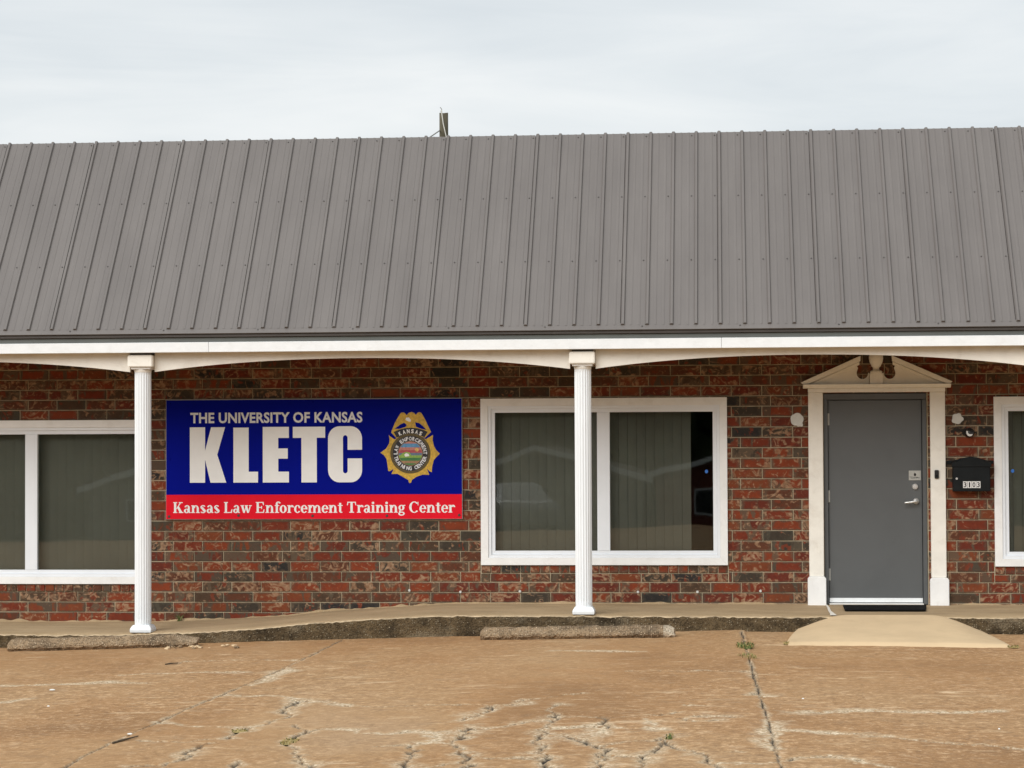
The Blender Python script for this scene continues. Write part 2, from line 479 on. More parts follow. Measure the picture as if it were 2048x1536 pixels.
def lot_z(X):
    X = max(-13.0, min(10.0, X))
    return -0.148 + 0.0268 * (X - 0.126) if X < 0.126 else -0.148 - 0.008 * (X - 0.126)


WALK = [(-12, -0.20), (-5.9, -0.193), (-5.15, -0.165), (-4.6, -0.135), (-3.9, -0.068), (-3.3, -0.03), (-2.76, 0.0), (-2.1, 0.004), (0, 0.0), (2.0, -0.004), (7, -0.01)]


def walk_z(X):
    return interp(X, WALK)


BX0, BX1 = -11.9, 7.2          # ends of the building front

# ------------------------------------------------------------------ ground sheets
# wide ground (runs under everything, slopes away beyond the camera)
xs = [-400, -120, -60, -30, -13, -9, -5, 0.126, 4.2, 8, 14, 40, 120, 400]
ys = [400, 120, 40, 12, -1.0, -11, -26, -36, -50, -64, -80, -100, -140, -400]


def far_z(X, Y):
    z = lot_z(X) - (0.06 if Y > -26.5 and -41 < X < 31 else 0.012)
    if Y < -26:
        z -= 0.045 * (min(-Y, 90) - 26)
    return z


vs = [(x, y, far_z(x, y)) for y in ys for x in xs]
nx = len(xs)
fs = [(j * nx + i, j * nx + i + 1, (j + 1) * nx + i + 1, (j + 1) * nx + i) for j in range(len(ys) - 1) for i in range(nx - 1)]
gr = mesh_obj('ground', vs, fs, 'ground', origin=(0, 0, 0))
tag(gr, 'bare earth and thin grass round the paved lot', 'ground', kind='structure')

# lot: fine grid with the cracks as real grooves
CR = [
    ('j', [(-3.65, -1.27), (-3.68, -3.9), (-3.78, -6.07), (-3.84, -7.16), (-3.85, -7.91), (-3.87, -8.68), (-3.89, -9.57), (-3.87, -9.97), (-3.86, -11.6)]),
    ('j', [(0.19, -1.3), (0.19, -1.94), (0.23, -4.53), (0.25, -5.98), (0.27, -7.22), (0.29, -8.04), (0.3, -9.14), (0.31, -10.06), (0.32, -10.55), (0.32, -11.6)]),
    ('l', [(-3.75, -6.18), (-3.53, -6.29), (-3.31, -6.36), (-3.18, -6.52), (-3.06, -6.74), (-2.89, -6.74), (-2.64, -7.13)]),
    ('d', [(-2.64, -7.13), (-2.49, -7.19), (-2.35, -7.24), (-2.14, -7.22), (-1.93, -7.23), (-1.65, -7.25), (-1.48, -7.28), (-1.35, -7.24)]),
    ('d', [(-1.43, -7.14), (-1.4, -7.0), (-1.24, -6.86), (-1.07, -6.69), (-0.98, -6.65)]),
    ('w', [(-3.07, -6.67), (-3.08, -7.33), (-2.98, -7.55), (-3.06, -8.02), (-3.16, -8.51), (-3.19, -8.79)]),
    ('d', [(-3.19, -8.79), (-3.37, -8.96), (-3.56, -8.95), (-3.73, -8.88)]),
    ('l', [(-3.83, -7.9), (-3.51, -8.14), (-3.32, -8.17), (-3.18, -8.27), (-3.11, -8.18)]),
    ('w', [(-2.61, -8.36), (-2.68, -8.52), (-2.7, -8.66), (-2.74, -9.05)]),
    ('d', [(-2.69, -8.51), (-2.85, -8.14)]),
    ('w', [(-2.74, -9.05), (-2.64, -9.25), (-2.49, -9.81), (-2.41, -10.06), (-2.33, -10.55)]),
    ('w', [(-2.86, -9.83), (-2.86, -9.89), (-2.85, -10.16), (-2.82, -10.59)]),
    ('w', [(-3.46, -10.0), (-3.29, -10.02), (-3.25, -9.71), (-3.26, -9.28), (-3.18, -8.98)]),
    ('w', [(-1.61, -7.32), (-1.61, -7.64), (-1.65, -7.9), (-1.72, -8.07)]),
    ('l', [(-2.61, -8.36), (-2.42, -8.47), (-2.35, -8.59), (-2.18, -8.69), (-2.05, -8.68), (-1.95, -8.65)]),
    ('d', [(-1.95, -8.65), (-1.9, -8.61), (-1.69, -8.66), (-1.64, -8.47)]),
    ('w', [(-1.64, -8.47), (-1.62, -8.8), (-1.63, -9.09), (-1.64, -9.28), (-1.55, -9.64), (-1.48, -9.95), (-1.44, -10.26), (-1.39, -10.8)]),
    ('d', [(-1.61, -8.6), (-1.51, -8.59), (-1.42, -8.48), (-1.3, -8.28), (-1.21, -8.22), (-1.13, -8.15)]),
    ('d', [(-2.14, -9.32), (-2.0, -9.28), (-1.9, -9.27), (-1.85, -9.23)]),
    ('l', [(-1.85, -9.23), (-1.65, -9.28)]),
    ('w', [(-1.91, -9.27), (-1.84, -9.64), (-1.84, -9.94), (-1.84, -10.1), (-1.76, -10.7)]),
    ('s', [(-1.84, -8.77), (-1.78, -8.97), (-1.78, -9.16)]),
    ('d', [(-1.47, -9.95), (-1.38, -9.94), (-1.25, -10.0), (-1.11, -10.0), (-1.05, -9.97)]),
    ('d', [(-1.67, -10.32), (-1.58, -10.17), (-1.54, -10.14)]),
    ('w', [(-1.17, -7.37), (-1.17, -7.66), (-1.09, -8.02), (-1.12, -8.37), (-1.14, -8.73), (-1.11, -9.26), (-1.06, -9.66), (-1.05, -9.97), (-0.98, -10.33), (-0.95, -10.8)]),
    ('l', [(-1.08, -8.02), (-0.99, -8.01), (-0.8, -8.07)]),
    ('d', [(-0.8, -8.07), (-0.66, -8.12), (-0.56, -8.14), (-0.41, -8.08)]),
    ('w', [(-0.41, -8.08), (-0.3, -7.85)]),
    ('w', [(-0.78, -8.07), (-0.76, -8.43), (-0.72, -8.74)]),
    ('s', [(-0.82, -8.52), (-0.75, -8.66), (-0.75, -8.91)]),
    ('l', [(-1.09, -8.63), (-0.85, -8.62), (-0.73, -8.69), (-0.6, -8.74), (-0.48, -8.78)]),
    ('s', [(-0.5, -8.28), (-0.46, -8.58), (-0.41, -8.84)]),
    ('w', [(-0.96, -9.05), (-0.84, -9.36), (-0.72, -9.58), (-0.65, -9.94)]),
    ('d', [(-0.65, -9.94), (-0.55, -9.97), (-0.45, -10.05)]),
    ('w', [(-0.45, -10.05), (-0.4, -9.8), (-0.34, -9.45), (-0.33, -9.1)]),
    ('d', [(-0.72, -9.58), (-0.68, -9.47), (-0.54, -9.36), (-0.4, -9.34), (-0.33, -9.29)]),
    ('w', [(-0.32, -9.38), (-0.28, -9.68)]),
    ('d', [(-0.28, -9.68), (-0.2, -9.78)]),
    ('w', [(-0.2, -9.78), (-0.12, -9.97), (-0.04, -10.34), (-0.02, -10.74)]),
    ('w', [(-0.72, -9.84), (-0.69, -10.06), (-0.69, -10.32), (-0.66, -10.8)]),
    ('w', [(-0.44, -10.09), (-0.44, -10.52), (-0.42, -10.75)]),
    ('d', [(-0.26, -7.47), (-0.08, -7.56)]),
    ('d', [(-0.26, -8.31), (-0.11, -8.43), (0.02, -8.44)]),
    ('d', [(-0.17, -8.18), (0.02, -8.18), (0.1, -8.22)]),
    ('d', [(-0.73, -5.07), (-0.47, -5.13), (-0.17, -5.15), (0.05, -5.2), (0.22, -5.21)]),
    ('d', [(0.02, -9.94), (0.13, -9.9)]),
    ('l', [(-0.02, -10.35), (0.15, -10.41), (0.31, -10.41)]),
    ('l', [(0.31, -8.83), (0.44, -8.86), (0.54, -8.88), (0.78, -8.99), (0.86, -9.01)]),
    ('d', [(0.86, -9.01), (1.29, -9.27), (1.77, -9.57), (2.6, -9.94)]),
    ('d', [(0.31, -10.25), (0.36, -10.2), (0.4, -10.09), (0.51, -10.02), (0.62, -10.01)]),
    ('l', [(0.62, -10.01), (0.72, -10.08), (0.91, -10.42), (1.1, -10.8)]),
    ('d', [(-4.78, -3.65), (-4.71, -3.3), (-4.28, -3.31)]),
    ('l', [(-4.28, -3.31), (-3.75, -3.48)]),
    ('l', [(-5.9, -6.5), (-5.44, -6.4), (-5.3, -6.16)]),
    ('l', [(-5.86, -5.07), (-5.36, -5.1), (-5.01, -5.01), (-4.59, -5.18)]),
    ('l', [(-5.03, -4.45), (-4.62, -4.37), (-4.06, -4.41)]),
    ('l', [(-1.51, -3.13), (-1.15, -3.22), (-0.71, -3.38)]),
    ('l', [(0.45, -7.82), (0.86, -7.72), (1.35, -7.74), (1.86, -7.65)]),
    ('l', [(0.2, -6.85), (0.28, -6.84)]),
    ('s', [(-3.64, -4.13), (-3.65, -4.54), (-3.68, -5.06), (-3.7, -5.51)]),
    ('s', [(0.29, -8.4), (0.29, -9.15), (0.29, -9.83)]),
]
gx = np.arange(-8.4, 4.4001, 0.0125)
gy = np.arange(-11.8, -1.2599, 0.02)
GX, GY = np.meshgrid(gx, gy)
rng = np.random.default_rng(3)


def vnoise(X, Y, sc, seed):
    """smooth value noise on a lattice"""
    r = np.random.default_rng(seed)
    lat = r.random((256, 256))
    u, v = X * sc + 100, Y * sc + 100
    i, j = np.floor(u).astype(int), np.floor(v).astype(int)
    fu, fv = u - i, v - j
    fu, fv = fu * fu * (3 - 2 * fu), fv * fv * (3 - 2 * fv)
    a = lat[i % 256, j % 256]; b = lat[(i + 1) % 256, j % 256]
    c_ = lat[i % 256, (j + 1) % 256]; d = lat[(i + 1) % 256, (j + 1) % 256]
    return (a * (1 - fu) + b * fu) * (1 - fv) + (c_ * (1 - fu) + d * fu) * fv


Z = np.where(GX < 0.126, -0.148 + 0.0268 * (GX - 0.126), -0.148 - 0.008 * (GX - 0.126))
Z = Z + (vnoise(GX, GY, 0.7, 1) - 0.5) * 0.014 + (vnoise(GX, GY, 3.1, 2) - 0.5) * 0.005 + (vnoise(GX, GY, 14, 4) - 0.5) * 0.003
crack = np.zeros_like(GX)
spall = np.zeros_like(GX)
# wander the sampling point so the grooves are ragged
WX = GX + (vnoise(GX, GY, 9, 5) - 0.5) * 0.07 + (vnoise(GX, GY, 27, 6) - 0.5) * 0.036 + (vnoise(GX, GY, 60, 16) - 0.5) * 0.02
WY = GY + (vnoise(GX, GY, 7, 7) - 0.5) * 0.10 + (vnoise(GX, GY, 23, 8) - 0.5) * 0.07 + (vnoise(GX, GY, 45, 18) - 0.5) * 0.04
wv = vnoise(GX, GY, 5, 9)
wv2 = vnoise(GX, GY, 2.2, 10)
for kind, pts in CR:
    hw = {'j': 0.007, 'd': 0.009, 'w': 0.015, 'l': 0.005, 's': 0.0}[kind]
    sw = {'j': 0.022, 'd': 0.035, 'w': 0.060, 'l': 0.055, 's': 0.075}[kind]
    for (xa, ya), (xb, yb) in zip(pts, pts[1:]):
        pad = 0.5
        i0, i1 = np.searchsorted(gx, [min(xa, xb) - pad, max(xa, xb) + pad])
        j0, j1 = np.searchsorted(gy, [min(ya, yb) - pad, max(ya, yb) + pad])
        if i1 <= i0 or j1 <= j0: continue
        sl = (slice(j0, j1), slice(i0, i1))
        if kind == 'j':
            X, Y = GX[sl] + (WX[sl] - GX[sl]) * 0.25, GY[sl]
        else:
            X, Y = WX[sl], WY[sl]
        dx, dy = xb - xa, yb - ya
        tt = np.clip(((X - xa) * dx + (Y - ya) * dy) / (dx * dx + dy * dy + 1e-9), 0, 1)
        ddx, ddy = X - (xa + tt * dx), Y - (ya + tt * dy)
        dist = np.hypot(ddx, ddy * 0.75)
        w = hw * (0.15 + 1.7 * wv[sl])
        if hw > 0:
            cval = np.clip(1.35 - dist / np.maximum(w, 1e-4), 0, 1)
            if kind == 'l': cval *= (wv2[sl] > 0.5)
            crack[sl] = np.maximum(crack[sl], cval)
        sv = np.clip(1.25 - dist / (sw * (0.15 + 1.7 * wv2[sl] * wv[sl] * 2)), 0, 1)
        spall[sl] = np.maximum(spall[sl], sv * (1.0 if kind in 'ls' else 0.8))
Z -= crack * 0.022 + spall * 0.004 * vnoise(GX, GY, 30, 12)
Z += np.where(GX > 0.2 + 0.012 * (-GY), -0.012, 0.0)
nyg, nxg = GX.shape
me = bpy.data.meshes.new('parking_lot')
nv = GX.size
me.vertices.add(nv)
me.vertices.foreach_set('co', np.stack([GX, GY, Z], -1).astype(np.float32).ravel())
idx = np.arange(nv).reshape(nyg, nxg)
q = np.stack([idx[:-1, :-1], idx[:-1, 1:], idx[1:, 1:], idx[1:, :-1]], -1).reshape(-1, 4).astype(np.int32)
me.loops.add(q.size)
me.loops.foreach_set('vertex_index', q.ravel())
me.polygons.add(len(q))
me.polygons.foreach_set('loop_start', np.arange(0, q.size, 4, dtype=np.int32))
me.polygons.foreach_set('use_smooth', np.ones(len(q), dtype=bool))
me.update(calc_edges=True)
for an, arr in (('crack', crack), ('spall', spall)):
    at = me.attributes.new(an, 'FLOAT', 'POINT')
    at.data.foreach_set('value', arr.astype(np.float32).ravel())
me.materials.append(MATS['lot_concrete'])
lot = link(bpy.data.objects.new('parking_lot', me))
WPOS[lot.name] = Vector((0, 0, 0))
tag(lot, 'cracked orange brown concrete parking lot in front of the building', 'parking lot', kind='structure')
# the rest of the lot, out of the picture, as coarse slabs of the same concrete
mb = MB()
for (x0, x1, y0, y1) in ((-40, -8.4, -26, -1.26), (4.4, 30, -26, -1.26), (-8.4, 4.4, -26, -11.8)):
    cuts = sorted(set([x0, x1] + [c_ for c_ in (-13.0, 0.126, 10.0) if x0 < c_ < x1]))
    for a, b in zip(cuts, cuts[1:]):
        mb.add([(a, y0, lot_z(a)), (b, y0, lot_z(b)), (b, y1, lot_z(b)), (a, y1, lot_z(a))], [(0, 1, 2, 3)])
ap = mb.build('lot_apron', 'lot_concrete', origin=(0, 0, 0))
tag(ap, 'outer part of the brown concrete lot', 'parking lot', kind='structure')

# ------------------------------------------------------------------ pavement with its rough kerb face
px = np.arange(-14, 9.001, 0.02)
prof_y = [0.045, -0.25, -0.7, -1.1, -1.25, -1.32, -1.345, -1.36]
verts, faces = [], []
for x in px:
    for j, y in enumerate(prof_y):
        z = walk_z(x) - 0.006 * (-y)
        z += (noise.noise((x * 1.3, y * 3, 0)) * 0.004)
        yy = y
        if j >= 5:
            e = noise.noise((x * 7, 1.0, 3)) * 0.6 + noise.noise((x * 23, 4.0, 1)) * 0.5
            z -= (0.004, 0.012, 0.022)[j - 5] * (1 + 0.9 * e)
            yy += 0.016 * e
        verts.append((x, yy, z))
K = len(prof_y)
for i in range(len(px) - 1):
    for j in range(K - 1):
        faces.append((i * K + j, (i + 1) * K + j, (i + 1) * K + j + 1, i * K + j + 1))
pave = mesh_obj('pavement', verts, faces, None, origin=(0, -0.6, 0), smooth=True, mats=['pavement_concrete', 'worn_lip'], fmat=[1 if j >= K - 2 else 0 for i in range(len(px) - 1) for j in range(K - 1)])
tag(pave, 'raised tan concrete walk along the brick wall', 'pavement', kind='structure')
verts, faces = [], []
rows = 7
for i, x in enumerate(px):
    ex, ey, ez = (Vector(pave.data.vertices[i * K + K - 1].co) + Vector((0, -0.6, 0)))
    for j in range(rows):
        u = j / (rows - 1)
        z = ez * (1 - u) + (lot_z(x) - 0.05) * u
        dy = (noise.noise((x * 9, z * 14, 5)) * 0.012 + noise.noise((x * 31, z * 31, 2)) * 0.008) * (1 if j else 0)
        verts.append((x, ey - 0.012 * u + dy, z))
for i in range(len(px) - 1):
    for j in range(rows - 1):
        faces.append((i * rows + j, (i + 1) * rows + j, (i + 1) * rows + j + 1, i * rows + j + 1))
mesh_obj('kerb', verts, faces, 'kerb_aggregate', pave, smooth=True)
mb = MB()
ln = [(1.047, -0.09), (1.052, -0.45), (1.045, -0.9), (1.055, -1.2), (1.06, -1.33)]
wd = [0.008, 0.012, 0.014, 0.022, 0.032]
vv = []
for (x, y), w in zip(ln, wd):
    z = walk_z(x) + 0.006 * y + 0.009 - (0.006 if y < -1.3 else 0)
    vv += [(x - w, y, z), (x + w, y, z)]
mb.add(vv, [(i * 2, i * 2 + 1, i * 2 + 3, i * 2 + 2) for i in range(len(ln) - 1)])
mb.build('paint_line', 'paint_line', pave)

# ramp at the door
verts, faces = [], []
nu, nvv = 60, 30
for j in range(nvv + 1):
    v = j / nvv
    y = -1.335 - v * 1.47
    xl, xr = 0.60 - 0.03 * v + 0.10 * (1 - v) ** 2, 2.50 + 0.06 * v - 0.04 * (1 - v) ** 2
    for i in range(nu + 1):
        x = xl + (xr - xl) * i / nu
        hgt = (walk_z(1.55) - 0.012 - lot_z(x)) * (1 - v) ** 0.95
        s = min(1, (x - xl) / 0.50, (xr - x) / 0.50)
        s = math.sin(s * math.pi / 2) ** 1.2
        z = lot_z(x) + 0.012 + hgt * s + noise.noise((x * 3, y * 3, 0)) * 0.003
        if i in (0, nu) or j == nvv: z = lot_z(x) - 0.02
        verts.append((x, y + 0.008 * noise.noise((x * 5, 2, 2)), z))
for j in range(nvv):
    for i in range(nu):
        a = j * (nu + 1) + i
        faces.append((a, a + 1, a + nu + 2, a + nu + 1))
rp = mesh_obj('ramp', verts, faces, 'ramp_concrete', smooth=True)
tag(rp, 'smooth pale beige concrete ramp with flared sides at the door', 'ramp', kind='structure')

# ------------------------------------------------------------------ the building
B = empty('brick_building', (0, 0, 0))
tag(B, 'long low red brick building with brown ribbed metal mansard roof and white porch columns', 'building')

WINS = [(-7.17, 0.199), (-1.191, 0.397), (3.993, 0.385)]     # centre x, bottom z
WW, WH = 2.516, 1.703
holes = [(cx - WW / 2 + 0.03, cx + WW / 2 - 0.03, z0 + 0.03, z0 + WH - 0.03) for cx, z0 in WINS]
DOOR = (1.038, 2.072, -0.3, 2.135)
holes.append(DOOR)
# backing wall (recessed mortar) with openings
W_TOP, W_BOT, MY = 2.62, -0.6, 0.009
xc = sorted(set([BX0, BX1] + [h[0] for h in holes] + [h[1] for h in holes]))
zc = sorted(set([W_BOT, W_TOP] + [h[2] for h in holes] + [h[3] for h in holes]))


def inhole(x, z):
    return any(h[0] < x < h[1] and h[2] < z < h[3] for h in holes)


mb = MB()
for xa, xb in zip(xc, xc[1:]):
    for za, zb in zip(zc, zc[1:]):
        if not inhole((xa + xb) / 2, (za + zb) / 2):
            mb.add([(xa, MY, za), (xb, MY, za), (xb, MY, zb), (xa, MY, zb)], [(0, 1, 2, 3)])
            mb.add([(xa, 0.22, za), (xb, 0.22, za), (xb, 0.22, zb), (xa, 0.22, zb)], [(3, 2, 1, 0)])
for h in holes:
    x0, x1, z0, z1 = h
    mb.add([(x0, MY, z0), (x1, MY, z0), (x1, MY, z1), (x0, MY, z1), (x0, 0.22, z0), (x1, 0.22, z0), (x1, 0.22, z1), (x0, 0.22, z1)],
           [(0, 1, 5, 4), (1, 2, 6, 5), (2, 3, 7, 6), (3, 0, 4, 7)])
wall = mb.build('wall', 'mortar', B, origin=(0, 0, 0))

PX, PZ, JT = 0.3085, 0.105, 0.0095


def brick_verts(x0, x1, z0, z1, y, jit):
    c = 0.0035
    rj = lambda: random.uniform(-jit, jit)
    fr = [(x0 + c + rj(), y + rj() * 0.5, z0 + c + rj()), (x1 - c + rj(), y + rj() * 0.5, z0 + c + rj()), (x1 - c + rj(), y + rj() * 0.5, z1 - c + rj()), (x0 + c + rj(), y + rj() * 0.5, z1 - c + rj())]
    mid = [(x0, y + 0.004, z0), (x1, y + 0.004, z0), (x1, y + 0.004, z1), (x0, y + 0.004, z1)]
    bk = [(x0, 0.05, z0), (x1, 0.05, z0), (x1, 0.05, z1), (x0, 0.05, z1)]
    f = [(0, 1, 2, 3)]
    for i in range(4):
        k = (i + 1) % 4
        f.append((4 + i, 4 + k, k, i))
        f.append((8 + i, 8 + k, 4 + k, 4 + i))
    return fr + mid + bk, f


def brick_mesh(name, x0, x1, z0, z1):
    v, f = brick_verts(x0, x1, z0, z1, 0.0, 0.0026)
    me = bpy.data.meshes.new(name)
    me.from_pydata(v, [], f)
    me.materials.append(MATS['brick'])
    return me


bw, bh = PX - JT, PZ - JT
variants = [brick_mesh('brick', -bw / 2, bw / 2, 0, bh) for _ in range(8)]
sillz = [(cx - WW / 2, cx + WW / 2, z0 - 0.083, z0 + 0.03) for cx, z0 in WINS]
cuts_all = holes + sillz
SIGN = (-5.73, -2.637, 0.87, 2.108)
full, partial = [], []
for k in range(-3, 25):
    z0 = 0.012 + k * PZ + JT / 2
    z1 = z0 + bh
    off = -5.441 if k % 2 == 0 else -5.354
    n0 = int(math.floor((BX0 - off) / PX))
    n = n0
    while True:
        xa = off + n * PX + JT / 2
        xb = xa + bw
        n += 1
        if xa > BX1: break
        xa2, xb2 = max(xa, BX0), min(xb, BX1)
        if xb2 - xa2 < 0.02: continue
        pieces = [(xa2, xb2, z0, z1)]
        for h in cuts_all:
            out = []
            for (a, b, c_, d) in pieces:
                if b <= h[0] or a >= h[1] or d <= h[2] or c_ >= h[3]:
                    out.append((a, b, c_, d)); continue
                if h[0] - a > 0.02: out.append((a, h[0] - JT, c_, d))
                if b - h[1] > 0.02: out.append((h[1] + JT, b, c_, d))
                m0, m1 = max(a, h[0]), min(b, h[1])
                if h[2] - c_ > 0.02: out.append((m0, m1, c_, h[2] - JT * 0.8))
                if d - h[3] > 0.02: out.append((m0, m1, h[3], d))
            pieces = out
        if len(pieces) == 1 and abs(pieces[0][1] - pieces[0][0] - bw) < 1e-6 and abs(pieces[0][3] - pieces[0][2] - bh) < 1e-6:
            full.append(pieces[0])
        else:
            partial += [q_ for q_ in pieces if q_[1] - q_[0] > 0.015 and q_[3] - q_[2] > 0.015]


def shown(q_):
    a, b, c_, d = q_
    if a < -7.45 or b > 2.95: return False
    if c_ < walk_z((a + b) / 2) - 0.01: return False
    if d > 2.42: return False
    if a > SIGN[0] - 0.05 and b < SIGN[1] + 0.05 and c_ > SIGN[2] - 0.02 and d < SIGN[3] + 0.02: return False
    if a > 0.84 and b < 2.3: return False
    if -6.06 < (a + b) / 2 < -5.9 or -1.45 < (a + b) / 2 < -1.35: return False
    return True


vis = [q_ for q_ in full if shown(q_)]
vis.sort(key=lambda q_: (q_[0] + 0.15) ** 2 + 0.3 * (q_[2] - 0.9) ** 2)
pick = set(vis[:300])
for i, q_ in enumerate(vis[:300]):
    o = bpy.data.objects.new('brick', random.choice(variants))
    o.location = ((q_[0] + q_[1]) / 2, random.uniform(-0.003, 0.003), q_[2])
    o.rotation_euler = (random.uniform(-0.006, 0.006), random.uniform(-0.004, 0.004), random.uniform(-0.004, 0.004))
    link(o, wall)
mb = MB()
for q_ in full + partial:
    if q_ in pick: continue
    v, f = brick_verts(*q_, random.uniform(-0.003, 0.003), 0.0024)
    mb.add(v, f)
me = bpy.data.meshes.new('brickwork')
me.from_pydata(mb.v, [], mb.f)
me.materials.append(MATS['brick'])
o = link(bpy.data.objects.new('brickwork', me), wall)
o['kind'] = 'stuff'
# rowlock sill bricks under the windows
rv_ = [brick_mesh('sill_brick', -0.0455, 0.0455, 0, 0.070) for _ in range(5)]
for cx, z0 in WINS:
    nb = 25
    stp = WW / nb
    for i in range(nb):
        x = cx - WW / 2 + stp * (i + 0.5)
        if x < -7.6 or x > 3.3: continue
        o = bpy.data.objects.new('sill_brick', random.choice(rv_))
        o.location = (x, random.uniform(-0.008, -0.003), z0 - 0.078)
        link(o, wall)
# mortar smear where the wall meets the walk
verts, faces = [], []
xs_ = np.arange(-7.9, 3.2, 0.03)
for x in xs_:
    hgt = max(0.0, 0.5 * noise.noise((x * 2.1, 0, 0)) + 0.35 * noise.noise((x * 9, 3, 0)) + 0.1) * 0.06 + 0.004
    zb = walk_z(x)
    verts += [(x, -0.012 - hgt * 0.5, zb - 0.01), (x, -0.004, zb + hgt), (x, 0.02, zb + hgt + 0.002)]
for i in range(len(xs_) - 1):
    if 1.0 < xs_[i] < 2.1: continue
    for j in range(2):
        faces.append((i * 3 + j, (i + 1) * 3 + j, (i + 1) * 3 + j + 1, i * 3 + j + 1))
mesh_obj('mortar_smear', verts, faces, 'pavement_concrete', B, smooth=True)
# small white anchor caps low on the wall, plaster patches by the door
for x, z in ((-3.191, 0.135), (-2.664, 0.121), (-2.052, 0.127), (-0.846, 0.123), (-0.243, 0.124), (0.393, 0.135)):
    MB().ycyl(x, z, -0.012, 0.01, 0.011, 12, 0.017).build('anchor_cap', 'patch_plaster', B)
for cx, cz, r, sd in ((0.773, 1.87, 0.066, 1), (2.376, 1.868, 0.055, 2)):
    rr = random.Random(sd)
    poly = []
    for k in range(26):
        a = 2 * math.pi * k / 26
        q_ = r * (1 + (0.03 if sd == 1 else 0.07) * math.sin(5 * a + sd) + (0.02 if sd == 1 else 0.07) * rr.uniform(-1, 1))
        poly.append((cx + q_ * math.cos(a), cz + q_ * math.sin(a)))
    pm = MB().prism(poly, -0.012, 0.005)
    if sd == 1:
        pm.prism([(cx + 0.03 + 0.03 * math.cos(a), cz - 0.055 + 0.022 * math.sin(a) + 0.006 * math.sin(3 * a)) for a in [k * 0.42 for k in range(15)]], -0.008, 0.004)
    pm.build('plaster_patch', 'patch_plaster', B, bevel=0.002)

# shell behind the front: side and rear walls, flat roof, dark rooms
mb = MB()
mb.box(BX0, BX0 + 0.2, 0.23, 9, -0.6, 4.7).box(BX1 - 0.2, BX1, 0.23, 9, -0.6, 4.7).box(BX0 + 0.2, BX1 - 0.2, 8.8, 9, -0.6, 4.7)
mb.build('rear_wall', 'house_brick', B)
MB().box(BX0, BX1, 0.24, 9.05, 4.70, 4.78).build('roof_deck', 'dark_trim_and_shade', B)
mb = MB()
mb.box(BX0 + 0.2, BX1 - 0.2, 0.23, 8.8, -0.05, 0.0).box(BX0 + 0.2, BX1 - 0.2, 0.23, 8.8, 2.6, 2.66).box(BX0 + 0.2, BX1 - 0.2, 4.5, 4.6, 0.0, 2.6)
mb.build('interior', 'interior', B)

# ---- porch: ceiling, fascia, flashing, valances
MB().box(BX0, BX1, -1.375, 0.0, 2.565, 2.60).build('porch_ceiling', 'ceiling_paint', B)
fcuts = [BX0, -9.9, -4.963, 0.016, 4.9, BX1]
for a, b in zip(fcuts, fcuts[1:]):
    MB().box(a + 0.0012, b - 0.0012, -1.42, -1.378, 2.543, 2.642).build('fascia_board', 'fascia_paint', B, bevel=0.003)
MB().box(BX0, BX1, -1.412, -1.36, 2.643, 2.688).build('flashing', 'flashing', B, bevel=0.003)
MB().box(BX0, BX1, -1.435, -1.36, 2.690, 2.722).build('recess_shade_trim', 'dark_trim_and_shade', B, bevel=0.003)  # dark colour carries the shade of the recess under the roof edge
COLX = [-9.994, -5.658, -1.322, 3.014]
bays = [(BX0, COLX[0])] + list(zip(COLX, COLX[1:])) + [(COLX[3], BX1)]
for xa, xb in bays:
    a = xa + (0.127 if xa in COLX else 0)
    b = xb - (0.122 if xb in COLX else 0)
    ca, cb = (xa, xb)
    if xa not in COLX: ca = xb - 4.336
    if xb not in COLX: cb = xa + 4.336
    mid = (ca + cb) / 2
    hwid = (cb - ca) / 2 - 0.125
    poly = []
    N = 40
    for i in range(N + 1):
        x = a + (b - a) * i / N
        s = min(1, abs(x - mid) / hwid)
        poly.append((x, 2.480 - 0.121 * (0.75 * s ** 2 + 0.25 * s ** 3)))
    poly += [(b, 2.5645), (a, 2.5645)]
    vs = [(x, -1.287, z) for x, z in poly] + [(x, -1.242, z) for x, z in poly]
    n = len(poly)
    fs = []
    for i in range(N):      # quads down from the top edge keep the arch clean
        pass
    bmv = MB()
    for i in range(N):
        x0_, z0_ = poly[i]
        x1_, z1_ = poly[i + 1]
        for yq in (-1.287, -1.242):
            bmv.add([(x0_, yq, z0_), (x1_, yq, z1_), (x1_, yq, 2.5645), (x0_, yq, 2.5645)], [(0, 1, 2, 3)])
        bmv.add([(x0_, -1.287, z0_), (x1_, -1.287, z1_), (x1_, -1.242, z1_), (x0_, -1.242, z0_)], [(0, 1, 2, 3)])
    for xe, ze in ((poly[0]), (poly[N])):
        bmv.add([(xe, -1.287, ze), (xe, -1.242, ze), (xe, -1.242, 2.5645), (xe, -1.287, 2.5645)], [(0, 1, 2, 3)])
    bmv.build('valance', 'cream_paint', B)


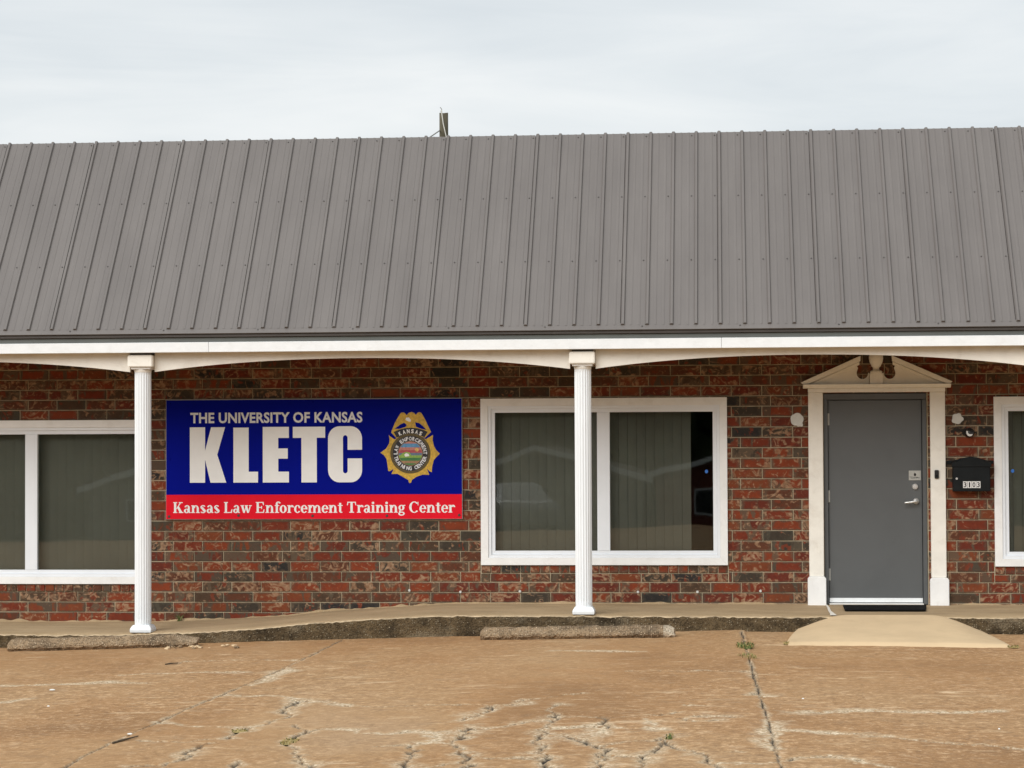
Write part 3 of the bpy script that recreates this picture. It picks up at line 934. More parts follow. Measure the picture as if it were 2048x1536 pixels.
# ---- fluted columns
def column(x):
    c = empty('column', (x, -1.25, walk_z(x) - 0.006 * 1.25), B)
    zb = walk_z(x) - 0.0085
    N = 160
    prof = [zb + 0.06, zb + 0.10, zb + 0.13, 2.33, 2.345, 2.36]
    vs, fs = [], []
    for j, z in enumerate(prof):
        depth = 0.0 if j in (0, 5) else (0.5 if j in (1, 4) else 1.0)
        for k in range(N):
            a = 2 * math.pi * k / N
            fl = abs(math.sin(a * 10)) ** 0.7
            r = 0.0805 - 0.0065 * depth * fl
            vs.append((x + r * math.cos(a), -1.25 + r * math.sin(a), z))
    for j in range(len(prof) - 1):
        for k in range(N):
            fs.append((j * N + k, j * N + (k + 1) % N, (j + 1) * N + (k + 1) % N, (j + 1) * N + k))
    mesh_obj('shaft', vs, fs, 'column_paint', c, smooth=False)
    MB().lathe(x, -1.25, [(0.081, 2.355), (0.084, 2.362), (0.082, 2.37), (0.093, 2.383)], 32).build('necking', 'cream_paint', c, smooth=True)
    MB().box(x - 0.097, x + 0.097, -1.347, -1.153, 2.384, 2.404).build('abacus', 'white_paint', c, bevel=0.004)
    MB().box(x - 0.124, x + 0.124, -1.374, -1.126, 2.405, 2.522).build('capital_block', 'cream_paint', c, bevel=0.008, segs=2)
    MB().box(x - 0.10, x + 0.10, -1.35, -1.15, 2.523, 2.564).build('gap_shade_block', 'dark_trim_and_shade', c)  # dark block stands in for the shaded gap above the capital
    v = []
    for z, h in ((zb, 0.104), (zb + 0.030, 0.107), (zb + 0.050, 0.098), (zb + 0.072, 0.084)):
        v += [(x - h, -1.25 - h, z), (x + h, -1.25 - h, z), (x + h, -1.25 + h, z), (x - h, -1.25 + h, z)]
    f = [(3, 2, 1, 0), (12, 13, 14, 15)]
    for j in range(3):
        for i in range(4):
            f.append((j * 4 + i, j * 4 + (i + 1) % 4, j * 4 + 4 + (i + 1) % 4, j * 4 + 4 + i))
    mesh_obj('base', v, f, 'column_paint', c, bevel=0.004, segs=2)


for x in COLX: column(x)

# ---- mansard roof of ribbed panels
TH = math.atan2(4.826 - 2.727, 0.19 + 1.455)
SL = math.hypot(4.826 - 2.727, 0.19 + 1.455)
dS = Vector((0, math.cos(TH), math.sin(TH)))
dN = Vector((0, -math.sin(TH), math.cos(TH)))
EAVE = Vector((0, -1.455, 2.727))
roof = empty('roof', (0, -1.455, 2.727), B)
RP, RO = 0.2333, 0.008


def rpt(x, s, h):
    return EAVE + Vector((x, 0, 0)) + dS * s + dN * h


def panel_profile():
    pr = []
    for k in range(4):
        x0 = k * RP
        pr += [(x0 - 0.022, 0), (x0 - 0.0105, 0.021), (x0 + 0.0105, 0.021), (x0 + 0.019, 0)]
        for u in (1 / 3, 2 / 3):
            xm = x0 + RP * u
            pr += [(xm - 0.013, 0), (xm - 0.007, 0.0024), (xm + 0.007, 0.0024), (xm + 0.013, 0)]
    pr.append((4 * RP - 0.0265, 0))
    return pr


pp = panel_profile()
vs, fs = [], []
S0 = 0.052
for s in (S0, SL):
    for (x, h) in pp:
        vs.append(Vector((x, 0, 0)) + dS * s + dN * (h + 0.004))
n = len(pp)
for i in range(n - 1):
    fs.append((i, i + 1, n + i + 1, n + i))
# closures at the rib feet
for k in range(4):
    j = k * 12
    fs.append((j, j + 3, j + 2, j + 1))
pme = bpy.data.meshes.new('roof_panel')
pme.from_pydata([tuple(v) for v in vs], [], fs)
pme.materials.append(MATS['roof_metal'])
# screws: one beside each rib at four purlin lines
smb = MB()
for k in range(4):
    for s in ((0.036, 0.89, 1.76, SL - 0.045) if k == 1 else (0.89, 1.76, SL - 0.045)):
        c0 = Vector((k * RP - 0.048, 0, 0)) + dS * s + dN * 0.004
        a_, b_ = Vector((1, 0, 0)), dS
        ring = [c0 + (a_ * math.cos(q_ * math.pi / 3) + b_ * math.sin(q_ * math.pi / 3)) * 0.0072 for q_ in range(6)]
        top = [r_ + dN * 0.006 for r_ in ring]
        smb.add(ring + top, [tuple(range(6, 12))] + [(q_, (q_ + 1) % 6, 6 + (q_ + 1) % 6, 6 + q_) for q_ in range(6)])
sme = bpy.data.meshes.new('screws')
sme.from_pydata([tuple(v) for v in smb.v], [], smb.f)
sme.materials.append(MATS['screw_dark'])
k0 = int(math.floor((BX0 - RO) / (4 * RP)))
k1 = int(math.floor((BX1 - RO) / (4 * RP)))
for k in range(k0, k1 + 1):
    x = RO + k * 4 * RP
    o = bpy.data.objects.new('roof_panel', pme)
    o.location = (x, random.uniform(-0.0005, 0.0005), 0)
    o.rotation_euler = (0, 0, random.uniform(-0.0006, 0.0006))
    link(o, roof)
    so = bpy.data.objects.new('screw_rows', sme)
    so.location = (x, -0.0008, 0)
    so['kind'] = 'stuff'
    link(so, roof)
mb = MB()     # eave strip and substrate
XA, XB = RO + k0 * 4 * RP - 0.03, RO + (k1 + 1) * 4 * RP
for s0, s1, h0, h1 in ((-0.004, 0.075, -0.004, 0.0035),):
    mb.add([rpt(XA, s0, h0), rpt(XB, s0, h0), rpt(XB, s1, h0), rpt(XA, s1, h0), rpt(XA, s0, h1), rpt(XB, s0, h1), rpt(XB, s1, h1), rpt(XA, s1, h1)],
           [(0, 1, 5, 4), (1, 2, 6, 5), (2, 3, 7, 6), (3, 0, 4, 7), (4, 5, 6, 7), (3, 2, 1, 0)])
mb.build('eave_strip', 'roof_metal', roof)
mb = MB()
mb.add([rpt(XA, 0.0, -0.03), rpt(XB, 0.0, -0.03), rpt(XB, SL - 0.005, -0.006), rpt(XA, SL - 0.005, -0.006)], [(0, 1, 2, 3)])
mb.add([rpt(XA, SL - 0.005, -0.006), rpt(XB, SL - 0.005, -0.006), (XB, 0.3, 4.75), (XA, 0.3, 4.75)], [(0, 1, 2, 3)])
mb.build('roof_underlay', 'dark_trim_and_shade', roof)


# ---- windows
def board_frame(x0, x1, z0, z1, wd_, y0, y1):
    """four mitred boards of a rectangular frame, one mesh each"""
    out = []
    xi0, xi1, zi0, zi1 = x0 + wd_, x1 - wd_, z0 + wd_, z1 - wd_
    g_ = 0.0001
    out.append([(x0 + g_, z0), (x1 - g_, z0), (xi1 - g_, zi0), (xi0 + g_, zi0)])
    out.append([(x1, z0 + g_), (x1, z1 - g_), (xi1, zi1 - g_), (xi1, zi0 + g_)])
    out.append([(x1 - g_, z1), (x0 + g_, z1), (xi0 + g_, zi1), (xi1 - g_, zi1)])
    out.append([(x0, z1 - g_), (x0, z0 + g_), (xi0, zi0 + g_), (xi0, zi1 - g_)])
    return [MB().prism(p_, y0, y1) for p_ in out]


for wi, (cx, z0) in enumerate(WINS):
    w = empty('window', (cx, 0, z0), B)
    x0, x1, z1 = cx - WW / 2, cx + WW / 2, z0 + WH
    for b_ in board_frame(x0, x1, z0, z1, 0.076 if True else 0, -0.024, 0.03):
        b_.build('casing', 'white_paint', w, bevel=0.0012)
    for b_ in board_frame(x0 + 0.0765, x1 - 0.0765, z0 + 0.0765, z1 - 0.0765, 0.030, -0.012, 0.07):
        b_.build('frame', 'vinyl', w, bevel=0.0012)
    for b_ in board_frame(x0 + 0.107, x1 - 0.107, z0 + 0.107, z1 - 0.107, 0.038, 0.004, 0.06):
        b_.build('sash', 'vinyl', w, bevel=0.0012)
    px0, px1, pz0, pz1 = x0 + 0.145, x1 - 0.145, z0 + 0.145, z1 - 0.145
    MB().box(cx - 0.065, cx + 0.065, 0.0, 0.062, pz0 + 0.0005, pz1 - 0.0005).build('mullion', 'vinyl', w, bevel=0.003)
    for a, b in ((px0, cx - 0.065), (cx + 0.065, px1)):
        MB().box(a - 0.01, b + 0.01, 0.035, 0.039, pz0 - 0.01, pz1 + 0.01).build('pane', 'pane_glass', w)
    if wi == 1:
        MB().prism([(-0.144 + 0.017 * math.cos(k * 0.6283), 1.346 + 0.019 * math.sin(k * 0.6283)) for k in range(10)], 0.0295, 0.0315).build('sticker', 'sticker_blue', w)
    if wi == 2:
        MB().prism([(2.922 + 0.017 * math.cos(k * 0.6283), 1.341 + 0.019 * math.sin(k * 0.6283)) for k in range(10)], 0.0295, 0.0315).build('sticker', 'sticker_blue', w)
    # vertical blinds hanging inside
    bl = empty('vertical_blind', (cx, 0.16, z0), B)
    MB().box(px0 - 0.05, px1 + 0.05, 0.13, 0.18, pz1 + 0.02, pz1 + 0.06).build('headrail', 'vinyl', bl)
    xr = -0.29 if wi == 1 else px1 + 0.04
    x = px0 - 0.03
    first = None
    while x < xr - 0.04:
        a = R(random.uniform(4, 9))
        hw = 0.0455
        xm = x + 0.044
        tp = pz1 + 0.02
        bt = pz0 - 0.02 + random.uniform(-0.006, 0.006)
        vs, fs = [], []
        for j in range(2):
            for i in range(5):
                u = (i / 4 - 0.5) * 2
                cu = 0.002 * (1 - u * u)
                vs.append((xm + u * hw * math.cos(a), 0.155 + u * hw * math.sin(a) - cu, (bt, tp)[j]))
        for i in range(4):
            fs.append((i, i + 1, 6 + i, 5 + i))
        mesh_obj('blind_slat', vs, fs, 'blind', bl, smooth=True)
        x += 0.0925 + random.uniform(-0.0012, 0.0012)

# ---- door with frame
door = empty('door', (1.555, 0.05, 0.0), B)
mb = MB().box(1.087, 2.022, 0.045, 0.09, 0.062, 2.062)
mb.build('leaf', 'door_steel', door, bevel=0.003)
MB().prism([(1.040, 0.0), (1.083, 0.0), (1.083, 2.066), (1.040, 2.066)], 0.012, 0.14).build('jamb', 'frame_steel', door, bevel=0.004)
MB().prism([(2.026, 0.0), (2.070, 0.0), (2.070, 2.066), (2.026, 2.066)], 0.012, 0.14).build('jamb', 'frame_steel', door, bevel=0.004)
MB().box(1.040, 2.070, 0.012, 0.14, 2.067, 2.130).build('head_jamb', 'frame_steel', door, bevel=0.004)
MB().box(1.089, 2.020, 0.036, 0.044, 0.020, 0.064).build('door_sweep', 'fascia_paint', door, bevel=0.002)
MB().box(1.084, 2.025, -0.03, 0.12, -0.002, 0.014).build('threshold', 'aluminium', door, bevel=0.004)
for z in (1.87, 1.09, 0.30):
    mb = MB().lathe(1.085, 0.038, [(0.008, z - 0.06), (0.008, z + 0.06)], 10)
    mb.box(1.086, 1.100, 0.041, 0.045, z - 0.06, z + 0.06)
    mb.build('hinge', 'plate_metal', door)
mb = MB().ycyl(1.952, 1.186, 0.022, 0.045, 0.026, 24, 0.031).ycyl(1.952, 1.186, 0.014, 0.022, 0.017, 20)
mb.build('deadbolt', 'chrome', door)
mb = MB().ycyl(1.962, 1.040, 0.030, 0.045, 0.031, 24).ycyl(1.962, 1.040, -0.008, 0.030, 0.012, 14)
mb.tube([(1.968, -0.012, 1.040), (1.945, -0.016, 1.038), (1.90, -0.017, 1.030), (1.86, -0.016, 1.026), (1.838, -0.014, 1.026)], [0.013, 0.013, 0.011, 0.010, 0.008], 10)
mb.build('lever_handle', 'chrome', door, smooth=True)
pl = MB().box(1.891, 2.012, 0.0405, 0.0445, 1.250, 1.348).build('notice_plate', 'plate_metal', door, bevel=0.0015)
mb = MB().prism([(1.940, 1.305), (1.950, 1.327), (1.962, 1.318), (1.966, 1.305), (1.957, 1.292), (1.945, 1.295)], 0.0395, 0.0402)
for xa, xb, z in ((1.897, 1.930, 1.282), (1.935, 1.985, 1.279), (1.91, 1.955, 1.270), (1.96, 2.0, 1.272)):
    mb.box(xa, xb, 0.0396, 0.0402, z, z + 0.004)
mb.build('plate_print', 'black_plastic', door)

# ---- door surround: pilasters, plinths, entablature, broken pediment with urn
ds = empty('door_surround', (1.568, -0.05, 0.0), B)
MB().box(0.886, 1.032, -0.04, 0.02, 0.286, 2.140).build('pilaster', 'cream_paint', ds, bevel=0.004)
MB().box(2.102, 2.252, -0.04, 0.02, 0.274, 2.140).build('pilaster', 'cream_paint', ds, bevel=0.004)
for xa, xb, zt in ((0.868, 1.052, 0.285), (2.088, 2.275, 0.273)):
    p_ = [(xa, -0.012), (xb, -0.012), (xb, zt - 0.022), (xb - 0.018, zt), (xa + 0.018, zt), (xa, zt - 0.022)]
    MB().prism(p_, -0.058, 0.02).build('plinth', 'white_paint', ds, bevel=0.004)
MB().box(0.884, 2.254, -0.05, 0.02, 2.141, 2.182).build('architrave', 'cream_paint', ds, bevel=0.004)
MB().prismx([(0.02, 2.183), (-0.068, 2.183), (-0.100, 2.210), (-0.108, 2.221), (0.02, 2.221)], 0.834, 2.308).build('cornice', 'cream_paint', ds, bevel=0.002)
CXD = 1.568
for sgn in (-1, 1):
    mx_ = (lambda x: x) if sgn == -1 else (lambda x: 2 * CXD - x)
    prof2 = [(0.87, 2.2215), (1.498, 2.2215), (1.498, 2.335)]
    for k in range(13):          # round bite of the scroll
        a = R(5 - k * 16.5)
        prof2.append((1.432 + 0.058 * math.cos(a), 2.334 + 0.060 * math.sin(a)))
    prof2 += [(1.388, 2.385), (1.376, 2.41), (1.376, 2.435), (1.392, 2.455), (1.40, 2.475)]
    prof2 += [(0.93, 2.258)]
    poly = [(mx_(x), z) for x, z in prof2]
    MB().prism(poly, -0.03, 0.0).build('tympanum', 'cream_paint', ds)
    rk = [(0.812, 2.243), (0.836, 2.2235), (0.876, 2.2235), (1.408, 2.452), (1.413, 2.510)]
    MB().prism([(mx_(x), z) for x, z in rk], -0.085, 0.0).build('rake', 'cream_paint', ds, bevel=0.003)
    rk = [(0.90, 2.2225), (0.96, 2.2225), (1.402, 2.418), (1.402, 2.447)]
    MB().prism([(mx_(x), z) for x, z in rk], -0.045, 0.0).build('rake_moulding', 'cream_paint', ds, bevel=0.002)
MB().box(CXD - 0.066, CXD + 0.066, -0.075, 0.0, 2.222, 2.332).build('pedestal', 'cream_paint', ds, bevel=0.003)
MB().lathe(CXD, -0.04, [(0.058, 2.333), (0.062, 2.345), (0.056, 2.356), (0.034, 2.362), (0.030, 2.375), (0.034, 2.392), (0.046, 2.402), (0.050, 2.412),
                        (0.052, 2.418), (0.066, 2.445), (0.072, 2.48), (0.070, 2.51), (0.058, 2.528), (0.03, 2.538), (0.012, 2.556)], 28).build('urn', 'cream_paint', ds, smooth=True)

# ------------------------------------------------------------------ wall sign
SU = 0.001684
SX0, SZ1 = -5.728, 2.109


def ax(u): return SX0 + (u - 105) * SU
def az(v): return SZ1 - (v - 120) * 0.001672


sign = empty('wall_sign', (-4.18, -0.03, 0.87))
tag(sign, 'long blue and red sign with big white KLETC letters and gold badge', 'sign')
MB().box(ax(104), ax(1941), -0.030, -0.004, az(863), az(119)).build('backing', 'sign_edge', sign, bevel=0.001)
MB().box(ax(107), ax(1938), -0.0335, -0.0302, az(709), az(124)).build('blue_panel', 'sign_blue', sign)
MB().box(ax(106), ax(1938), -0.0335, -0.0302, az(860), az(709.6)).build('red_panel', 'sign_red', sign)
FY = -0.0342


def arcpts(cx, cy, rx, ry, a0, a1, n):
    return [(cx + rx * math.cos(R(a0 + (a1 - a0) * k / n)), cy + ry * math.sin(R(a0 + (a1 - a0) * k / n))) for k in range(n + 1)]


big = {
    'K': [(255, 635), (255, 292), (350, 292), (350, 438), (388, 292), (475, 292), (426, 462), (482, 635), (384, 635), (350, 492), (350, 635)],
    'L': [(527, 295), (622, 295), (622, 568), (680, 568), (680, 635), (527, 635)],
    'E': [(710, 292), (872, 292), (872, 360), (806, 360), (806, 425), (865, 425), (865, 488), (806, 488), (806, 568), (872, 568), (872, 635), (710, 635)],
    'T': [(897, 292), (1097, 292), (1097, 360), (1045, 360), (1045, 635), (950, 635), (950, 360), (897, 360)],
}
cpoly = [(1325, 435), (1325, 375)] + arcpts(1255, 365, 70, 75, 0, -90, 8) + arcpts(1185, 365, 70, 75, -90, -180, 8) + arcpts(1185, 560, 70, 75, 180, 90, 8) + \
    arcpts(1255, 560, 70, 75, 90, 0, 8) + [(1325, 488), (1236, 488)] + [(1236, 562)] + arcpts(1221.5, 563, 14.5, 17, 0, 180, 8) + arcpts(1221.5, 362, 14.5, 17, 180, 360, 8) + [(1236, 435)]
big['C'] = cpoly
for ch, poly in big.items():
    MB().prism([(ax(u), az(v)) for u, v in poly], FY - 0.0025, FY).build('letter', 'sign_white', sign)


def text_mesh(txt, width, bold=0.0, spacing=1.0):
    """built-in font to flat polygons, scaled to a width, baseline at 0"""
    cu = bpy.data.curves.new('lettering', 'FONT')
    cu.body = txt
    cu.offset = bold
    cu.space_character = spacing
    cu.resolution_u = 3
    ob = bpy.data.objects.new('lettering', cu)
    COL.objects.link(ob)
    dg = bpy.context.evaluated_depsgraph_get()
    me = bpy.data.meshes.new_from_object(ob.evaluated_get(dg))
    bpy.data.objects.remove(ob)
    vs = [v.co.copy() for v in me.vertices]
    fs = [tuple(p_.vertices) for p_ in me.polygons]
    bpy.data.meshes.remove(me)
    x0 = min(v.x for v in vs)
    x1 = max(v.x for v in vs)
    y1 = max(v.y for v in vs)
    return [((v.x - x0) / (x1 - x0) * width, v.y / y1) for v in vs], fs


tv, tf = text_mesh('THE UNIVERSITY OF KANSAS', 1.0, 0.030, 1.04)
mb = MB().add([(ax(258 + u * 1070), FY, az(264 - v * 63)) for u, v in tv], tf)
mb.build('lettering', 'sign_grey', sign)

# bold serif lettering built stroke by stroke
ST = 0.2


def rect(x0, y0, x1, y1): return [(x0, y0), (x1, y0), (x1, y1), (x0, y1)]


def ring(cx, cy, rx, ry, ix, iy, a0=0, a1=360, n=22):
    out = []
    for k in range(n):
        b0, b1 = R(a0 + (a1 - a0) * k / n), R(a0 + (a1 - a0) * (k + 1) / n)
        out.append([(cx + rx * math.cos(b0), cy + ry * math.sin(b0)), (cx + rx * math.cos(b1), cy + ry * math.sin(b1)),
                    (cx + ix * math.cos(b1), cy + iy * math.sin(b1)), (cx + ix * math.cos(b0), cy + iy * math.sin(b0))])
    return out


stem = [rect(.08, 0, .28, 1), rect(0, 0, .37, .08), rect(0, .92, .37, 1)]
low = [rect(.08, 0, .27, .7), rect(0, 0, .35, .07), rect(0, .63, .2, .7)]
GL = {
    'K': (stem + [[(.28, .40), (.36, .38), (.74, .95), (.62, .95)], [(.36, .50), (.52, .64), (.86, .04), (.60, .04)], rect(.52, .92, .88, 1), rect(.52, 0, .94, .08)], .97),
    'L': (stem + [rect(.2, 0, .74, .08), [(.62, .08), (.74, .08), (.77, .34), (.70, .34)]], .82),
    'E': (stem + [rect(.2, .92, .73, 1), rect(.2, 0, .76, .08), rect(.28, .46, .55, .54), rect(.5, .36, .57, .64), [(.62, .92), (.73, .92), (.74, .70), (.68, .70)], [(.65, .08), (.76, .08), (.79, .32), (.72, .32)]], .86),
    'T': ([rect(.32, 0, .52, 1), rect(.2, 0, .64, .08), rect(.03, .92, .81, 1), [(.03, .92), (.13, .92), (.07, .68), (0, .68)], [(.81, .92), (.71, .92), (.77, .68), (.84, .68)]], .88),
    'C': (ring(.46, .5, .46, .52, .25, .44, 42, 318) + [rect(.76, .66, .83, .98)], .90),
    'a': (ring(.24, .19, .24, .21, .07, .13) + [rect(.35, .05, .54, .5)] + ring(.29, .47, .25, .25, .07, .17, 0, 165) + [rect(.45, 0, .62, .07)], .64),
    'n': (low + ring(.43, .40, .27, .31, .08, .22, 0, 170) + [rect(.51, 0, .70, .42), rect(.43, 0, .78, .07)], .80),
    'm': (low + ring(.43, .40, .27, .31, .08, .22, 0, 170) + [rect(.51, 0, .70, .42), rect(.43, 0, .76, .07)] + ring(.86, .40, .27, .31, .08, .22, 0, 170) + [rect(.94, 0, 1.13, .42), rect(.86, 0, 1.21, .07)], 1.23),
    's': (ring(.26, .52, .24, .20, .08, .12, 25, 250) + ring(.26, .18, .26, .20, .08, .12, -155, 80) + [[(.06, .44), (.24, .56), (.49, .24), (.30, .14)]], .57),
    'w': ([[(.06, .66), (.27, .66), (.42, 0), (.26, 0)], [(.30, 0), (.40, 0), (.58, .66), (.50, .66)], [(.42, .66), (.62, .66), (.78, 0), (.62, 0)], [(.66, 0), (.76, 0), (.96, .66), (.87, .66)], rect(0, .63, .33, .7), rect(.40, .63, .70, .7), rect(.78, .63, 1.05, .7)], 1.05),
    'f': ([rect(.12, 0, .31, .85), rect(.03, 0, .42, .07), rect(.02, .63, .44, .7)] + ring(.35, .82, .23, .22, .05, .13, 15, 180), .45),
    'o': (ring(.32, .345, .32, .365, .12, .29), .67),
    'r': (low + ring(.42, .50, .19, .21, .03, .06, 0, 175), .60),
    'c': (ring(.31, .345, .31, .365, .12, .29, 40, 325) + ring(.48, .5, .08, .09, .0, .0), .58),
    'e': (ring(.31, .345, .31, .365, .12, .29, -5, 322) + [rect(.15, .33, .61, .40)], .62),
    't': ([rect(.12, .12, .31, .90), rect(0, .63, .45, .7)] + ring(.31, .17, .19, .18, .0, .10, 180, 320), .48),
    'i': ([rect(.08, 0, .27, .7), rect(0, 0, .35, .07), rect(0, .63, .2, .7)] + ring(.17, .89, .115, .115, .0, .0), .38),
    'g': (ring(.28, .45, .27, .26, .09, .18) + ring(.29, -.09, .29, .19, .15, .09) + [[(.08, .2), (.22, .2), (.20, .06), (.06, .06)], rect(.42, .62, .64, .7)], .63),
}
txt = 'Kansas Law Enforcement Training Center'
polys, adv = [], 0.0
for ch in txt:
    if ch == ' ':
        adv += 0.33
        continue
    gp, ga = GL[ch]
    polys += [[(x + adv, y) for x, y in p_] for p_ in gp]
    adv += ga + 0.025
sc = (1898 - 150) / adv
mb = MB()
for i, p_ in enumerate(polys):
    yq = FY - 0.00018 * (i % 9)
    mb.add([(ax(150 + x * sc), yq, az(822 - y * 67)) for x, y in p_], [tuple(range(len(p_)))])
mb.build('lettering', 'sign_white', sign)

# fixings
for u, v in ((124, 844), (558, 838), (1018, 841), (1477, 841), (1921, 838)):
    MB().ycyl(ax(u), az(v), -0.040, -0.0336, 0.010, 10, 0.015).build('fixing', 'dark_trim_and_shade', sign)
for u, v in ((130, 147), (560, 140), (1020, 140), (1485, 140), (1920, 147), (130, 490), (1390, 490), (1920, 490)):
    MB().ycyl(ax(u), az(v), -0.038, -0.0336, 0.008, 10, 0.012).build('fixing', 'sign_blue', sign)

# badge
bd = empty('badge', (ax(1620), -0.035, az(640)), sign)


def bx_(v): return ax(1334.3 + 0.404 * v)
def bz_(v): return az(93.1 + 0.404 * v)


def badge(poly, lay, mat, name='badge_piece'):
    MB().prism([(bx_(x), bz_(y)) for x, y in poly], FY - 0.0010 * lay - 0.0008, FY - 0.0010 * lay).build(name, mat, bd)


circ = lambda cx, cy, r, n=40: [(cx + r * math.cos(2 * math.pi * k / n), cy + r * math.sin(2 * math.pi * k / n)) for k in range(n)]
badge([(425, 590), (430, 560), (480, 440), (530, 350), (565, 295), (590, 282), (620, 285), (642, 302), (655, 325), (690, 290), (735, 275), (775, 290), (800, 322), (825, 288), (855, 278), (885, 295),
       (940, 390), (990, 500), (1030, 580), (935, 670), (850, 640), (720, 625), (600, 640), (510, 680)], 0, 'badge_gold', 'eagle')
badge([(385, 622), (400, 640), (470, 690), (600, 640), (850, 640), (950, 690), (1060, 625), (1052, 700), (1075, 800), (1110, 860), (1162, 910), (1100, 970), (1070, 1010), (1045, 1100), (1038, 1190), (1010, 1180),
       (965, 1140), (1000, 1232), (900, 1228), (800, 1262), (735, 1310), (725, 1345), (705, 1358), (688, 1345), (682, 1310), (600, 1262), (520, 1215), (425, 1218), (458, 1140), (400, 1175), (375, 1170), (365, 1080),
       (350, 985), (310, 930), (258, 893), (345, 830), (392, 750), (398, 690)], 0.4, 'badge_gold', 'star')
badge([(478, 528), (560, 466), (620, 438), (662, 472), (640, 503), (540, 533)], 1.6, 'sign_blue', 'cutout')
badge([(790, 433), (850, 445), (905, 490), (962, 548), (880, 533), (800, 500)], 1.6, 'sign_blue', 'cutout')
badge([(640, 390), (650, 362), (690, 358), (722, 390), (720, 425), (690, 420), (655, 405)], 1.6, 'sign_white', 'eagle_head')
badge([(460, 578), (530, 548), (620, 524), (720, 514), (820, 524), (910, 548), (978, 578), (930, 662), (850, 628), (720, 610), (600, 628), (508, 664)], 1.7, 'badge_black', 'ribbon')
badge(circ(715, 905, 306), 2.8, 'badge_gold_dark', 'rim')
badge(circ(715, 905, 268), 3.8, 'badge_black', 'ring_band')
badge(circ(715, 905, 186), 4.8, 'seal_tan', 'seal')
bands = [(-178, -150, 'seal_pink'), (-150, -92, 'seal_sky'), (-92, -50, 'seal_pink'), (-50, -8, 'seal_red'), (-8, 30, 'seal_slate'), (30, 66, 'seal_lime'), (66, 112, 'seal_green'), (112, 150, 'seal_tan'), (150, 176, 'seal_green')]
for i, (a, b, mt) in enumerate(bands):
    poly = []
    for k in range(9):
        y = a + (b - a) * k / 8
        poly.append((715 + math.sqrt(max(0, 178 ** 2 - y * y)), 905 + y))
    for k in range(8, -1, -1):
        y = a + (b - a) * k / 8
        poly.append((715 - math.sqrt(max(0, 178 ** 2 - y * y)), 905 + y))
    badge(poly, 5.8, mt, 'seal_band')
badge(circ(815, 850, 28, 14), 6.8, 'seal_yellow', 'seal_sun')
badge([(560, 935), (600, 900), (650, 880), (700, 890), (730, 935), (700, 960), (600, 965)], 6.8, 'seal_lime', 'seal_hill')
badge([(620, 925), (650, 900), (690, 915), (700, 945), (640, 955)], 7.8, 'sign_white', 'seal_mark')


def arc_text(txt, r, a_mid, span, size, lay, inward, cx=715, cy=905):
    """letters set round a circle (badge units); angles clockwise from the top"""
    mb = MB()
    chars = list(txt)
    for i, ch in enumerate(chars):
        if ch == ' ': continue
        u = (i + 0.5) / len(chars) - 0.5
        ang = R(a_mid + span * u)
        vs_, fs_ = text_mesh(ch, size * (0.3 if ch in 'I' else 0.72), 0.035)
        pts = []
        for x, y in vs_:
            lx = x - size * 0.36
            ly = (y - 0.5) * size
            if inward:
                ca, sa = math.cos(-ang), math.sin(-ang)
                bx2, by2 = cx - r * math.sin(-ang), cy + r * math.cos(-ang)
                pts.append((bx2 + lx * math.cos(ang) + ly * -math.sin(ang) * -1 * -1, by2 + lx * math.sin(ang) - ly * math.cos(ang)))
            else:
                bx2, by2 = cx + r * math.sin(ang), cy - r * math.cos(ang)
                pts.append((bx2 + lx * math.cos(ang) + ly * math.sin(ang), by2 + lx * math.sin(ang) - ly * math.cos(ang)))
        mb.add([(bx_(x), FY - 0.0010 * lay - 0.0008, bz_(y)) for x, y in pts], fs_)
    return mb


arc_text('LAW ENFORCEMENT', 226, 0, 190, 56, 4.2, False).build('lettering', 'sign_grey', bd)
# bottom line reads left to right along the lower arc
mb = MB()
tx2 = 'TRAINING CENTER'
for i, ch in enumerate(tx2):
    if ch == ' ': continue
    u = (i + 0.5) / len(tx2) - 0.5
    th = R(u * 158)
    vs_, fs_ = text_mesh(ch, 56 * (0.3 if ch == 'I' else 0.72), 0.035)
    cx_, cy_ = 715 + 226 * math.sin(th), 905 + 226 * math.cos(th)
    pts = []
    for x, y in vs_:
        lx, ly = x - 20, (y - 0.5) * 56
        pts.append((cx_ + lx * math.cos(th) - ly * math.sin(th), cy_ - lx * math.sin(th) - ly * math.cos(th)))
    mb.add([(bx_(x), FY - 0.0010 * 4.2 - 0.0008, bz_(y)) for x, y in pts], fs_)
mb.build('lettering', 'sign_grey', bd)
arc_text('KANSAS', 360, 0, 62, 58, 2.2, False, 715, 925).build('lettering', 'sign_white', bd)

# ------------------------------------------------------------------ things on the wall by the door
mbx = empty('mailbox', (2.50, -0.06, 1.138))
tag(mbx, 'black metal wall mailbox with arched lid and white house number 3103', 'mailbox')
MB().box(2.318, 2.684, -0.115, -0.004, 1.140, 1.400).build('body', 'black_metal', mbx, bevel=0.006, segs=2)
lid = [(2.306, 1.385), (2.696, 1.385), (2.696, 1.430), (2.640, 1.440), (2.600, 1.462), (2.555, 1.480), (2.500, 1.487), (2.445, 1.480), (2.400, 1.462), (2.360, 1.440), (2.306, 1.430)]
MB().prism(lid, -0.124, -0.108).build('lid', 'black_metal', mbx, bevel=0.004)
MB().prism([(2.262, 1.415), (2.728, 1.415), (2.728, 1.447), (2.66, 1.449), (2.60, 1.468), (2.50, 1.488), (2.40, 1.468), (2.34, 1.449), (2.262, 1.447)], -0.012, -0.003).build('back_plate', 'black_metal', mbx)
MB().prismx([(-0.108, 1.40), (-0.108, 1.432), (-0.012, 1.445), (-0.012, 1.40)], 2.312, 2.690).build('lid_top', 'black_metal', mbx)
MB().ycyl(2.352, 1.268, -0.121, -0.114, 0.011, 14).build('lock', 'chrome', mbx)
